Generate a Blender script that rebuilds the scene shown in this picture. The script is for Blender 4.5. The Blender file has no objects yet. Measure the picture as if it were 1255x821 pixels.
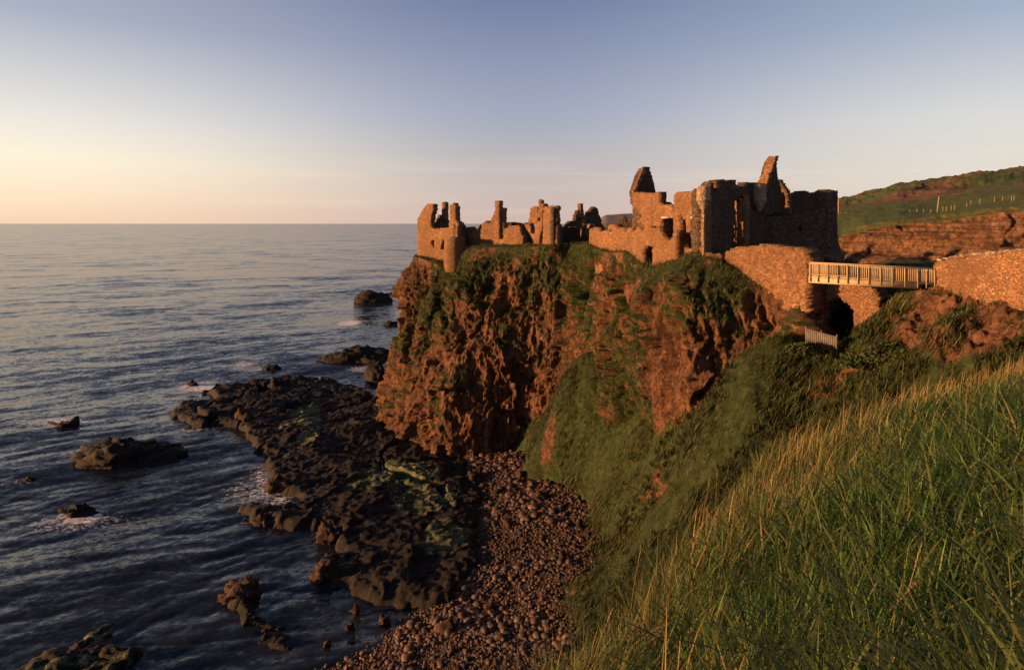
import bpy, math, random
import numpy as np

random.seed(7)
RNG = np.random.default_rng(11)
SC = bpy.context.scene
COL = SC.collection
F, CX, HY, CH = 836.67, 627.5, 274.0, 34.0        # focal (px), centre column, horizon row, eye height (m)

# ------------------------------------------------------------------ camera, sky, sun, exposure
cam_d = bpy.data.cameras.new('camera')
cam_d.lens, cam_d.sensor_width = 24.0, 36.0
cam_d.shift_y = -(410.5 - HY) / 1255.0
cam_d.clip_start, cam_d.clip_end = 0.1, 90000.0
cam = bpy.data.objects.new('camera', cam_d)
cam.location = (0, 0, CH)
cam.rotation_euler = (math.radians(90), 0, 0)
COL.objects.link(cam)
SC.camera = cam

SUN_AZ, SUN_EL = math.radians(-97), math.radians(6.5)       # azimuth from the view direction (+Y), negative is to the left
world = bpy.data.worlds.new('World')
SC.world = world
world.use_nodes = True
wn, wl = world.node_tree.nodes, world.node_tree.links
wn.clear()
w_out = wn.new('ShaderNodeOutputWorld')
w_bg = wn.new('ShaderNodeBackground')
w_sky = wn.new('ShaderNodeTexSky')
w_sky.sky_type = 'NISHITA'
w_sky.sun_disc = False
w_sky.sun_elevation = SUN_EL
w_sky.sun_rotation = SUN_AZ
w_sky.altitude = 30
w_sky.air_density = 1.0
w_sky.dust_density = 2.0
w_sky.ozone_density = 1.2
w_bg.inputs['Strength'].default_value = 0.10
# evening air: pale haze band at the horizon, creamier towards the sun, mixed over the Nishita sky by direction
EXPO = 1.2
w_tc = wn.new('ShaderNodeTexCoord')
w_sp = wn.new('ShaderNodeSeparateXYZ')
wl.new(w_tc.outputs['Generated'], w_sp.inputs[0])
def w_ramp(stops):
    r = wn.new('ShaderNodeValToRGB')
    while len(r.color_ramp.elements) < len(stops): r.color_ramp.elements.new(0.5)
    for e, (p, c) in zip(r.color_ramp.elements, stops):
        e.position = p; e.color = (*c, 1)
    wl.new(w_sp.outputs['Z'], r.inputs[0]); return r.outputs[0]
w_c = w_ramp([(0, (.62, .47, .43)), (.05, (.56, .47, .455)), (.10, (.45, .42, .45)), (.16, (.33, .36, .475)), (.31, (.16, .19, .335)), (.5, (.075, .09, .175)), (1, (.03, .036, .07))])
w_l = w_ramp([(0, (.92, .65, .46)), (.03, (.97, .75, .54)), (.08, (.96, .84, .68)), (.13, (.79, .74, .69)), (.25, (.37, .40, .50)), (.5, (.105, .125, .21)), (1, (.03, .036, .07))])
w_r = w_ramp([(0, (.74, .63, .54)), (.06, (.73, .66, .59)), (.13, (.67, .645, .635)), (.25, (.34, .39, .51)), (.5, (.08, .10, .19)), (1, (.03, .036, .07))])
def w_math(op, a, b=0.0, clamp=False):
    o = wn.new('ShaderNodeMath'); o.operation = op; o.use_clamp = clamp
    for k, v in ((0, a), (1, b)):
        if hasattr(v, 'links'): wl.new(v, o.inputs[k])
        else: o.inputs[k].default_value = v
    return o.outputs[0]
def w_map(a0, a1):
    o = wn.new('ShaderNodeMapRange'); o.interpolation_type = 'SMOOTHSTEP'
    o.inputs[1].default_value, o.inputs[2].default_value = a0, a1
    wl.new(w_sp.outputs['X'], o.inputs[0]); return o.outputs[0]
def w_mix(f, a, b, mode='MIX'):
    o = wn.new('ShaderNodeMix'); o.data_type = 'RGBA'; o.blend_type = mode
    for k, v in ((0, f), (6, a), (7, b)):
        if hasattr(v, 'links'): wl.new(v, o.inputs[k])
        else: o.inputs[k].default_value = v if k == 0 else (*v, 1)
    return o.outputs[2]
w_g = w_mix(w_map(.02, -.62), w_mix(w_map(.02, .62), w_c, w_r), w_l)
# thin streaks of high cloud low over the sea
w_mp = wn.new('ShaderNodeMapping'); w_mp.inputs['Scale'].default_value = (2.2, 2.2, 46)
wl.new(w_tc.outputs['Generated'], w_mp.inputs[0])
w_nz = wn.new('ShaderNodeTexNoise'); w_nz.inputs['Scale'].default_value = 1.6; w_nz.inputs['Detail'].default_value = 6
wl.new(w_mp.outputs[0], w_nz.inputs['Vector'])
w_cl = wn.new('ShaderNodeMapRange'); w_cl.inputs[1].default_value, w_cl.inputs[2].default_value, w_cl.inputs[4].default_value = .50, .72, .16
wl.new(w_nz.outputs['Fac'], w_cl.inputs[0])
w_lo = wn.new('ShaderNodeMapRange'); w_lo.inputs[1].default_value, w_lo.inputs[2].default_value, w_lo.inputs[3].default_value, w_lo.inputs[4].default_value = .07, .12, 1, 0
wl.new(w_sp.outputs['Z'], w_lo.inputs[0])
w_g = w_mix(w_math('MULTIPLY', w_cl.outputs[0], w_lo.outputs[0]), w_g, (1.0, .80, .66))
w_gs = wn.new('ShaderNodeVectorMath'); w_gs.operation = 'SCALE'; w_gs.inputs['Scale'].default_value = 11.2 / 2 ** EXPO
wl.new(w_g, w_gs.inputs[0])
wl.new(w_mix(0.88, w_sky.outputs[0], w_gs.outputs[0]), w_bg.inputs['Color'])
wl.new(w_bg.outputs[0], w_out.inputs['Surface'])

sun_d = bpy.data.lights.new('sun', 'SUN')
sun_d.energy = 5.0
sun_d.angle = math.radians(0.5)
sun_d.color = (1.0, 0.49, 0.19)
sun = bpy.data.objects.new('sun', sun_d)
sdir = np.array([math.sin(SUN_AZ) * math.cos(SUN_EL), math.cos(SUN_AZ) * math.cos(SUN_EL), math.sin(SUN_EL)])
sun.rotation_euler = (math.pi / 2 - SUN_EL, 0, math.pi - SUN_AZ)
COL.objects.link(sun)

SC.view_settings.view_transform = 'Standard'
SC.view_settings.look = 'None'
SC.view_settings.exposure = EXPO
SC.view_settings.gamma = 1.0

# ------------------------------------------------------------------ numeric helpers
def P(px, py, d):
    return np.array([(px - CX) / F * d, d, CH - (py - HY) / F * d])
def G(px, py, z=0.0):
    d = (CH - z) * F / (py - HY)
    return np.array([(px - CX) / F * d, d])
def sstep(a, b, x):
    t = np.clip((x - a) / (b - a), 0, 1)
    return t * t * (3 - 2 * t)
def _hash(i, j, k, s=0):
    n = (i.astype(np.uint32) * np.uint32(374761393) + j.astype(np.uint32) * np.uint32(668265263)
         + k.astype(np.uint32) * np.uint32(2147483647 - 1640531) + np.uint32(s * 7919 + 13))
    n = (n ^ (n >> np.uint32(13))) * np.uint32(1274126177)
    n = (n ^ (n >> np.uint32(16))) * np.uint32(2246822519)
    n = n ^ (n >> np.uint32(15))
    return n.astype(np.float64) / 4294967295.0
def vnoise(p, s=0):                         # smooth value noise in -1..1, p is (n,3)
    i = np.floor(p).astype(np.int64); f = p - i
    f = f * f * f * (f * (f * 6 - 15) + 10)
    r = 0
    for dx in (0, 1):
        wx = f[:, 0] if dx else 1 - f[:, 0]
        for dy in (0, 1):
            wy = f[:, 1] if dy else 1 - f[:, 1]
            for dz in (0, 1):
                wz = f[:, 2] if dz else 1 - f[:, 2]
                r = r + wx * wy * wz * _hash(i[:, 0] + dx, i[:, 1] + dy, i[:, 2] + dz, s)
    return r * 2 - 1
def fbm(p, oct=4, s=0, gain=0.5):
    r, a, t = 0, 1.0, 0
    for o in range(oct):
        r = r + a * vnoise(p * (2.03 ** o) + 17.3 * o, s + o); t += a; a *= gain
    return r / t
def ridged(p, oct=4, s=0):
    r, a, t = 0, 1.0, 0
    for o in range(oct):
        r = r + a * (1 - 2 * np.abs(vnoise(p * (2.07 ** o) + 9.1 * o, s + o))); t += a; a *= 0.5
    return r / t
def worley(p, s=0):                         # F1, F2-F1, cell value
    i = np.floor(p).astype(np.int64); f = p - i
    f1 = np.full(len(p), 9.0); f2 = f1.copy(); cid = np.zeros(len(p))
    for dx in (-1, 0, 1):
        for dy in (-1, 0, 1):
            for dz in (-1, 0, 1):
                a, b, c = i[:, 0] + dx, i[:, 1] + dy, i[:, 2] + dz
                q = np.stack([dx + _hash(a, b, c, s), dy + _hash(a, b, c, s + 1), dz + _hash(a, b, c, s + 2)], 1) - f
                d = np.sqrt((q * q).sum(1))
                n = d < f1
                f2 = np.where(n, f1, np.minimum(f2, d))
                cid = np.where(n, _hash(a, b, c, s + 3), cid)
                f1 = np.where(n, d, f1)
    return f1, f2 - f1, cid
def facets(p, s=0):                         # fractured blocks: every cell is cut by its own tilted plane
    i = np.floor(p).astype(np.int64); f = p - i
    f1 = np.full(len(p), 9.0); off = np.zeros_like(p); h = np.zeros((4, len(p)))
    for dx in (-1, 0, 1):
        for dy in (-1, 0, 1):
            for dz in (-1, 0, 1):
                a, b, c = i[:, 0] + dx, i[:, 1] + dy, i[:, 2] + dz
                q = f - np.stack([dx + _hash(a, b, c, s), dy + _hash(a, b, c, s + 1), dz + _hash(a, b, c, s + 2)], 1)
                d = (q * q).sum(1); n = d < f1
                f1 = np.where(n, d, f1); off = np.where(n[:, None], q, off)
                for k in range(4): h[k] = np.where(n, _hash(a, b, c, s + 3 + k), h[k])
    return (h[3] - .5) + ((h[:3].T - .5) * 1.7 * off).sum(1)
def xy3(x, y, sc=1.0, z=0.0):
    return np.stack([np.ravel(x) * sc, np.ravel(y) * sc, np.full(np.size(x), z)], 1)
def in_poly(poly, x, y):
    poly = np.asarray(poly, float); r = np.zeros(np.shape(x), bool)
    x1, y1 = poly[-1]
    for x2, y2 in poly:
        c = ((y1 > y) != (y2 > y))
        with np.errstate(divide='ignore', invalid='ignore'):
            r ^= c & (x < (x2 - x1) * (y - y1) / (y2 - y1 + 1e-12) + x1)
        x1, y1 = x2, y2
    return r
def poly_sd(poly, x, y):                    # signed distance, positive inside
    poly = np.asarray(poly, float); d = np.full(np.shape(x), 1e9)
    a = poly[-1]
    for b in poly:
        e = b - a; t = np.clip(((x - a[0]) * e[0] + (y - a[1]) * e[1]) / (e @ e + 1e-12), 0, 1)
        d = np.minimum(d, np.hypot(x - a[0] - t * e[0], y - a[1] - t * e[1])); a = b
    return np.where(in_poly(poly, x, y), d, -d)

# ------------------------------------------------------------------ object helpers
def obj(name, verts, faces, m, parent=None, smooth=False, attrs=None):
    v = np.asarray(verts, np.float64).reshape(-1, 3)
    if parent is not None:
        v = v - np.array(parent_loc(parent))
    me = bpy.data.meshes.new(name)
    if isinstance(faces, np.ndarray):
        k = faces.shape[1]; n = len(faces)
        loops = faces.ravel().astype(np.int32); starts = np.arange(n, dtype=np.int32) * k
    else:
        lens = np.array([len(f) for f in faces], np.int32); n = len(faces)
        loops = np.array([i for f in faces for i in f], np.int32)
        starts = (np.cumsum(lens) - lens).astype(np.int32)
    me.vertices.add(len(v)); me.vertices.foreach_set('co', v.astype(np.float32).ravel())
    me.loops.add(len(loops)); me.loops.foreach_set('vertex_index', loops)
    me.polygons.add(n); me.polygons.foreach_set('loop_start', starts)
    me.update(calc_edges=True)
    me.validate()
    if smooth:
        me.polygons.foreach_set('use_smooth', np.ones(len(me.polygons), bool))
    for an, av in (attrs or {}).items():
        av = np.asarray(av, np.float32)
        if av.ndim == 1:
            a = me.attributes.new(an, 'FLOAT', 'POINT'); a.data.foreach_set('value', av)
        else:
            a = me.attributes.new(an, 'FLOAT_COLOR', 'POINT')
            a.data.foreach_set('color', np.concatenate([av, np.ones((len(av), 1), np.float32)], 1).ravel())
    me.materials.append(m)
    o = bpy.data.objects.new(name, me)
    COL.objects.link(o)
    if parent is not None:
        o.parent = parent
    return o
_loc = {}
def parent_loc(o):
    return _loc.get(o.name, (0, 0, 0))
def tag(o, label=None, cat=None, group=None, kind=None):
    if label: o['label'] = label
    if cat: o['category'] = cat
    if group: o['group'] = group
    if kind: o['kind'] = kind
    return o
def thing(name, loc, label, cat, group=None):
    o = bpy.data.objects.new(name, None)
    o.location = tuple(float(c) for c in loc); o.empty_display_size = 0.3
    COL.objects.link(o); _loc[o.name] = tuple(float(c) for c in loc)
    return tag(o, label, cat, group)
def grid_faces(nr, nc, wrap=False):
    r, c = np.meshgrid(np.arange(nr - 1), np.arange(nc if wrap else nc - 1), indexing='ij')
    c2 = (c + 1) % nc
    return np.stack([r * nc + c, r * nc + c2, (r + 1) * nc + c2, (r + 1) * nc + c], -1).reshape(-1, 4)
def grid_normals(v, nr, nc):
    g = v.reshape(nr, nc, 3)
    n = np.cross(np.gradient(g, axis=1), np.gradient(g, axis=0)).reshape(-1, 3)
    return n / (np.linalg.norm(n, axis=1, keepdims=True) + 1e-9)
class MB:                                   # collects boxes, bars and lathes for one mesh
    def __init__(s): s.v, s.f = [], []
    def add(s, v, f):
        b = len(s.v); s.v += [tuple(map(float, p)) for p in v]; s.f += [tuple(b + int(i) for i in q) for q in f]; return s
    def box(s, c, ax, ay, az):              # centre and three half-axis vectors
        c, ax, ay, az = map(np.asarray, (c, ax, ay, az))
        v = [c + i * ax + j * ay + k * az for k in (-1, 1) for j in (-1, 1) for i in (-1, 1)]
        return s.add(v, [(0, 2, 3, 1), (4, 5, 7, 6), (0, 1, 5, 4), (2, 6, 7, 3), (0, 4, 6, 2), (1, 3, 7, 5)])
    def bar(s, a, b, w, h=None):            # bar between two points, width w, height h
        a, b = np.asarray(a, float), np.asarray(b, float); h = h or w
        d = (b - a) / 2; u = d / np.linalg.norm(d)
        side = np.cross(u, (0, 0, 1)) if abs(u[2]) < 0.9 else np.cross(u, (0, 1, 0))
        side /= np.linalg.norm(side); up = np.cross(side, u)
        return s.box((a + b) / 2, d, side * w / 2, up * h / 2)
    def build(s, name, m, parent=None, **k):
        return obj(name, s.v, s.f, m, parent, **k)

# ------------------------------------------------------------------ materials
def new_mat(name):
    m = bpy.data.materials.new(name); m.use_nodes = True
    nt = m.node_tree; b = nt.nodes['Principled BSDF']
    return m, nt, b
class NT:
    def __init__(s, nt): s.nt = nt; s.pos = None
    def n(s, t, **k):
        o = s.nt.nodes.new(t)
        for a, v in k.items(): setattr(o, a, v)
        return o
    def link(s, a, b): s.nt.links.new(a, b)
    def position(s, scale=(1, 1, 1)):
        if s.pos is None: s.pos = s.n('ShaderNodeNewGeometry').outputs['Position']
        if scale == (1, 1, 1): return s.pos
        m = s.n('ShaderNodeVectorMath', operation='MULTIPLY'); s.link(s.pos, m.inputs[0]); m.inputs[1].default_value = scale
        return m.outputs[0]
    def noise(s, scale, detail=5, rough=0.6, vec=None, stretch=(1, 1, 1)):
        o = s.n('ShaderNodeTexNoise'); o.inputs['Scale'].default_value = scale
        o.inputs['Detail'].default_value = detail; o.inputs['Roughness'].default_value = rough
        s.link(vec or s.position(stretch), o.inputs['Vector']); return o.outputs['Fac']
    def voronoi(s, scale, feature='F1', out='Distance', vec=None, stretch=(1, 1, 1)):
        o = s.n('ShaderNodeTexVoronoi', feature=feature); o.inputs['Scale'].default_value = scale
        s.link(vec or s.position(stretch), o.inputs['Vector']); return o.outputs[out]
    def ramp(s, fac, stops):
        o = s.n('ShaderNodeValToRGB'); cr = o.color_ramp
        while len(cr.elements) < len(stops): cr.elements.new(0.5)
        for e, (p, c) in zip(cr.elements, stops):
            e.position = p; e.color = (*c, 1) if not np.isscalar(c) else (c, c, c, 1)
        s.link(fac, o.inputs[0]); return o.outputs[0]
    def mix(s, fac, a, b, mode='MIX'):
        o = s.n('ShaderNodeMix', data_type='RGBA', blend_type=mode)
        for k, v in ((0, fac), (6, a), (7, b)):
            if hasattr(v, 'links'): s.link(v, o.inputs[k])
            else: o.inputs[k].default_value = v if k == 0 else (*v, 1)
        return o.outputs[2]
    def math(s, op, a, b=0.0, clamp=False):
        o = s.n('ShaderNodeMath', operation=op, use_clamp=clamp)
        for k, v in ((0, a), (1, b)):
            if hasattr(v, 'links'): s.link(v, o.inputs[k])
            else: o.inputs[k].default_value = v
        return o.outputs[0]
    def attr(s, name, out='Fac'):
        o = s.n('ShaderNodeAttribute', attribute_name=name); return o.outputs[out]
    def bump(s, height, strength, dist, normal=None):
        o = s.n('ShaderNodeBump'); o.inputs['Strength'].default_value = strength; o.inputs['Distance'].default_value = dist
        s.link(height, o.inputs['Height'])
        if normal: s.link(normal, o.inputs['Normal'])
        return o.outputs[0]

def masonry_mat(name, tones, size=4.2, mortar=(0.25, 0.165, 0.10), bump=0.09):
    m, nt, b = new_mat(name); t = NT(nt)
    warp = t.n('ShaderNodeVectorMath', operation='ADD')
    ns = t.n('ShaderNodeTexNoise'); ns.inputs['Scale'].default_value = 1.4; t.link(t.position(), ns.inputs['Vector'])
    sc = t.n('ShaderNodeVectorMath', operation='SCALE'); sc.inputs['Scale'].default_value = 0.35
    t.link(ns.outputs['Color'], sc.inputs[0]); t.link(sc.outputs[0], warp.inputs[0]); t.link(t.position((1, 1, 1.7)), warp.inputs[1])
    cells = t.voronoi(size, out='Color', vec=warp.outputs[0])
    edge = t.voronoi(size, feature='DISTANCE_TO_EDGE', vec=warp.outputs[0])
    sep = t.n('ShaderNodeSeparateColor'); t.link(cells, sep.inputs[0])
    base = t.ramp(sep.outputs[0], [(0.0, tones[0]), (0.45, tones[1]), (0.8, tones[2]), (1.0, tones[3])])
    big = t.noise(0.35, 5, 0.65)
    base = t.mix(t.ramp(big, [(0.35, 0.0), (0.68, 0.75)]), base, tuple(c * 0.55 for c in tones[1]))
    mo = t.ramp(edge, [(0.0, 1.0), (0.09, 0.0)])
    base = t.mix(t.math('MULTIPLY', mo, 0.55), base, mortar)
    lich = t.ramp(t.noise(3.1, 6, 0.7), [(0.62, 0.0), (0.74, 1.0)])
    base = t.mix(t.math('MULTIPLY', lich, 0.35), base, (0.36, 0.27, 0.17))
    t.link(base, b.inputs['Base Color'])
    h = t.math('ADD', t.ramp(edge, [(0.0, 0.0), (0.14, 1.0)]), t.math('MULTIPLY', t.noise(9, 5, 0.7), 0.8))
    h = t.math('ADD', h, t.math('MULTIPLY', sep.outputs[1], 0.7))
    t.link(t.bump(h, 0.9, bump), b.inputs['Normal'])
    b.inputs['Roughness'].default_value = 0.92
    b.inputs['Specular IOR Level'].default_value = 0.2
    return m
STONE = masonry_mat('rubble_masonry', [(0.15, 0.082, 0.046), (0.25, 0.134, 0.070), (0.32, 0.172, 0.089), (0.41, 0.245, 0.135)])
STONE_SHADE = masonry_mat('shaded_masonry', [(0.035, 0.027, 0.022), (0.08, 0.058, 0.044), (0.12, 0.085, 0.062), (0.21, 0.155, 0.11)])  # darkened copy of the rubble stone for walls turned from the sun
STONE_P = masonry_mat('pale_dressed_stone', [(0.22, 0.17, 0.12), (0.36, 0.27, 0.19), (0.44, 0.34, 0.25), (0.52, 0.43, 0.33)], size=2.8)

def rock_mat(name, cols, veg_cols=None, alg=False, strata=0.0, rough=0.9, bump=0.25, scale=1.0, spec=0.25):
    m, nt, b = new_mat(name); t = NT(nt)
    n1 = t.noise(0.35 * scale, 8, 0.68); n2 = t.noise(1.7 * scale, 8, 0.72)
    base = t.ramp(t.math('ADD', t.math('MULTIPLY', n1, 0.5), t.math('MULTIPLY', n2, 0.5)),
                  [(0.33, cols[0]), (0.46, cols[1]), (0.56, cols[2]), (0.70, cols[3])])
    if strata:
        sb = t.ramp(t.noise(1.0, 4, 0.6, stretch=(.05, .05, 1.1)), [(0.36, 0.35), (0.5, 1.0), (0.62, .55)])
        base = t.mix(strata, base, t.mix(1.0, base, sb, 'MULTIPLY'))
    speck = t.ramp(t.noise(7 * scale, 6, 0.75), [(0.60, 0.0), (0.72, 1.0)])
    base = t.mix(t.math('MULTIPLY', speck, 0.35), base, cols[3])
    crack = t.ramp(t.math('ABSOLUTE', t.math('SUBTRACT', t.noise(0.8 * scale, 6, 0.6, stretch=(1, 1, 0.5)), 0.5)), [(0.0, 1.0), (0.022, 0.0)])
    base = t.mix(t.math('MULTIPLY', crack, 0.6), base, tuple(c * 0.4 for c in cols[0]))
    if veg_cols:
        v = t.math('ADD', t.attr('veg'), t.math('MULTIPLY', t.math('SUBTRACT', t.noise(2.2, 7, 0.75), 0.5), 1.1))
        vc = t.ramp(t.noise(1.1, 7, 0.7), [(0.32, veg_cols[0]), (0.5, veg_cols[1]), (0.68, veg_cols[2])])
        base = t.mix(t.ramp(v, [(0.42, 0.0), (0.58, 1.0)]), base, vc)
    if alg:
        a = t.math('ADD', t.attr('algae'), t.math('MULTIPLY', t.math('SUBTRACT', t.noise(1.1, 8, 0.8), 0.5), 2.4))
        ac = t.ramp(t.noise(0.5, 6, 0.7), [(0.38, (0.035, 0.055, 0.014)), (0.5, (0.085, 0.11, 0.042)), (0.62, (0.20, 0.20, 0.15))])
        base = t.mix(t.ramp(a, [(0.52, 0.0), (0.62, 1.0)]), base, ac)
    t.link(base, b.inputs['Base Color'])
    h = t.math('ADD', t.math('MULTIPLY', n2, 0.7), t.math('MULTIPLY', t.noise(6 * scale, 8, 0.75), 0.5))
    h = t.math('SUBTRACT', h, t.math('MULTIPLY', crack, 0.25))
    t.link(t.bump(h, 1.0, bump), b.inputs['Normal'])
    b.inputs['Roughness'].default_value = rough
    b.inputs['Specular IOR Level'].default_value = spec
    return m
VEG = [(0.012, 0.022, 0.006), (0.025, 0.042, 0.010), (0.050, 0.064, 0.018)]
PASTURE = [(0.03, 0.048, 0.012), (0.055, 0.085, 0.02), (0.10, 0.12, 0.035)]
CLIFF = rock_mat('red_basalt_cliff', [(0.03, 0.018, 0.011), (0.090, 0.045, 0.025), (0.165, 0.078, 0.040), (0.30, 0.165, 0.085)], VEG, bump=0.42)
FARCLIFF = rock_mat('far_cliff_rock', [(0.06, 0.035, 0.022), (0.14, 0.075, 0.042), (0.22, 0.115, 0.06), (0.32, 0.19, 0.11)], PASTURE, strata=.9, scale=0.6, bump=0.5)
HEATH = rock_mat('hazy_heath', [(0.10, 0.085, 0.08), (0.14, 0.12, 0.11), (0.17, 0.145, 0.13), (0.2, 0.17, 0.15)], [(.09, .10, .07), (.11, .12, .085), (.13, .13, .1)], scale=.01, bump=4)  # heath colours paled and muted to stand in for distance haze
REEF = rock_mat('dark_reef_rock', [(0.005, 0.0045, 0.004), (0.010, 0.008, 0.0065), (0.016, 0.012, 0.009), (0.034, 0.024, 0.017)], alg=True, rough=0.75, bump=0.2, spec=0.25)
SHORE = rock_mat('shore_boulder_rock', [(0.014, 0.010, 0.008), (0.032, 0.020, 0.014), (0.065, 0.036, 0.023), (0.13, 0.08, 0.055)], scale=2.0, bump=0.08)
SOIL = rock_mat('grassy_ground', [(0.04, 0.022, 0.012), (0.10, 0.048, 0.025), (0.17, 0.080, 0.041), (0.26, 0.14, 0.075)], VEG, bump=0.3)
THATCH = rock_mat('dark_grass_thatch', [(0.010, 0.010, 0.004), (0.018, 0.018, 0.007), (0.03, 0.026, 0.011), (0.05, 0.042, 0.018)], bump=0.1)

def foliage_mat(name, trans=0.25):
    m, nt, b = new_mat(name); t = NT(nt)
    c = t.attr('col', 'Color')
    t.link(c, b.inputs['Base Color']); b.inputs['Roughness'].default_value = 0.65
    b.inputs['Specular IOR Level'].default_value = 0.25
    tr = t.n('ShaderNodeBsdfTranslucent'); t.link(c, tr.inputs['Color'])
    mx = t.n('ShaderNodeMixShader'); mx.inputs[0].default_value = trans
    t.link(b.outputs[0], mx.inputs[1]); t.link(tr.outputs[0], mx.inputs[2])
    t.link(mx.outputs[0], nt.nodes['Material Output'].inputs['Surface'])
    return m
BLADE = foliage_mat('grass_blade', 0.35)
TUFT = foliage_mat('tussock_grass', 0.2)
def cobble_mat():
    m, nt, b = new_mat('beach_cobble'); t = NT(nt)
    c = t.mix(t.ramp(t.noise(5, 6, 0.7), [(0.3, 0.0), (0.75, 0.6)]), t.attr('col', 'Color'), (0.06, 0.045, 0.035))
    t.link(c, b.inputs['Base Color']); b.inputs['Roughness'].default_value = 0.7
    t.link(t.bump(t.noise(8, 6, 0.7), 0.7, 0.05), b.inputs['Normal'])
    return m
COBBLE = cobble_mat()
def wood_mat(name, c0, c1):
    m, nt, b = new_mat(name); t = NT(nt)
    n = t.noise(6, 5, 0.6, stretch=(1, 1, 0.35))
    t.link(t.ramp(n, [(0.3, c0), (0.7, c1)]), b.inputs['Base Color']); b.inputs['Roughness'].default_value = 0.8
    t.link(t.bump(t.noise(30, 3, 0.6, stretch=(1, 1, 0.2)), 0.4, 0.01), b.inputs['Normal'])
    return m
TIMBER = wood_mat('weathered_timber', (0.30, 0.22, 0.12), (0.50, 0.39, 0.22))
GREYWOOD = wood_mat('shaded_grey_timber', (0.07, 0.06, 0.05), (0.14, 0.12, 0.10))  # grey wood, darkened in place of the shadow over the barrier
POSTWOOD = wood_mat('pale_post_wood', (0.27, 0.21, 0.12), (0.42, 0.34, 0.2))
def plain(name, col, rough=0.8):
    m, nt, b = new_mat(name); t = NT(nt)
    t.link(t.mix(t.noise(4, 5, 0.6), tuple(c * 0.8 for c in col), col), b.inputs['Base Color']); b.inputs['Roughness'].default_value = rough
    return m
HILLPOST = wood_mat('grey_post_wood', (0.17, 0.13, 0.08), (0.27, 0.21, 0.13))
LINTEL = plain('pale_lintel', (0.62, 0.55, 0.42))
def sea_mat():
    m, nt, b = new_mat('sea_water'); t = NT(nt)
    foam = t.math('ADD', t.attr('foam'), t.math('MULTIPLY', t.math('SUBTRACT', t.noise(1.6, 10, 0.85), 0.5), 5.0))
    ff = t.ramp(foam, [(0.50, 0.0), (0.72, 1.0)])
    ff = t.math('MULTIPLY', ff, t.ramp(t.attr('foam'), [(0.02, 0.0), (0.2, 1.0)]))
    t.link(t.mix(ff, (0.012, 0.016, 0.023), (0.75, 0.75, 0.75)), b.inputs['Base Color'])
    t.link(t.math('ADD', t.math('MULTIPLY', ff, 0.6), 0.09), b.inputs['Roughness'])
    b.inputs['IOR'].default_value = 1.333
    rot = t.n('ShaderNodeVectorRotate', rotation_type='Z_AXIS'); rot.inputs['Angle'].default_value = math.radians(-33)
    t.link(t.position(), rot.inputs['Vector'])
    def st(v):
        k = t.n('ShaderNodeVectorMath', operation='MULTIPLY'); t.link(rot.outputs[0], k.inputs[0]); k.inputs[1].default_value = v; return k.outputs[0]
    tot = None                              # wave slopes straight from vector noise, at every distance
    for sc_, k_, strx, det in ((0.035, .5, .5, 3), (0.14, .36, .5, 3), (0.55, .40, .6, 3), (2.3, .50, .7, 4)):
        nz = t.n('ShaderNodeTexNoise'); nz.inputs['Scale'].default_value = sc_; nz.inputs['Detail'].default_value = det; nz.inputs['Roughness'].default_value = .6
        t.link(st((strx, 1, 1)), nz.inputs['Vector'])
        c0 = t.n('ShaderNodeVectorMath', operation='SUBTRACT'); t.link(nz.outputs['Color'], c0.inputs[0]); c0.inputs[1].default_value = (.5, .5, .5)
        c1 = t.n('ShaderNodeVectorMath', operation='MULTIPLY'); t.link(c0.outputs[0], c1.inputs[0]); c1.inputs[1].default_value = (k_ * .8, k_, 0)
        if tot is None: tot = c1.outputs[0]
        else:
            ad = t.n('ShaderNodeVectorMath', operation='ADD'); t.link(tot, ad.inputs[0]); t.link(c1.outputs[0], ad.inputs[1]); tot = ad.outputs[0]
    gn = t.n('ShaderNodeNewGeometry'); ad = t.n('ShaderNodeVectorMath', operation='ADD'); t.link(tot, ad.inputs[0]); t.link(gn.outputs['Normal'], ad.inputs[1])
    nm = t.n('ShaderNodeVectorMath', operation='NORMALIZE'); t.link(ad.outputs[0], nm.inputs[0]); t.link(nm.outputs[0], b.inputs['Normal'])
    df = t.n('ShaderNodeBsdfDiffuse'); df.inputs['Color'].default_value = (.012, .018, .028, 1)     # dims the sea evenly, standing in for shading between waves
    t.link(b.inputs['Base Color'].links[0].from_socket, df.inputs['Color'])
    mx = t.n('ShaderNodeMixShader'); mx.inputs[0].default_value = .30
    t.link(b.outputs[0], mx.inputs[1]); t.link(df.outputs[0], mx.inputs[2]); t.link(mx.outputs[0], nt.nodes['Material Output'].inputs['Surface'])
    return m
SEA = sea_mat()

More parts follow.
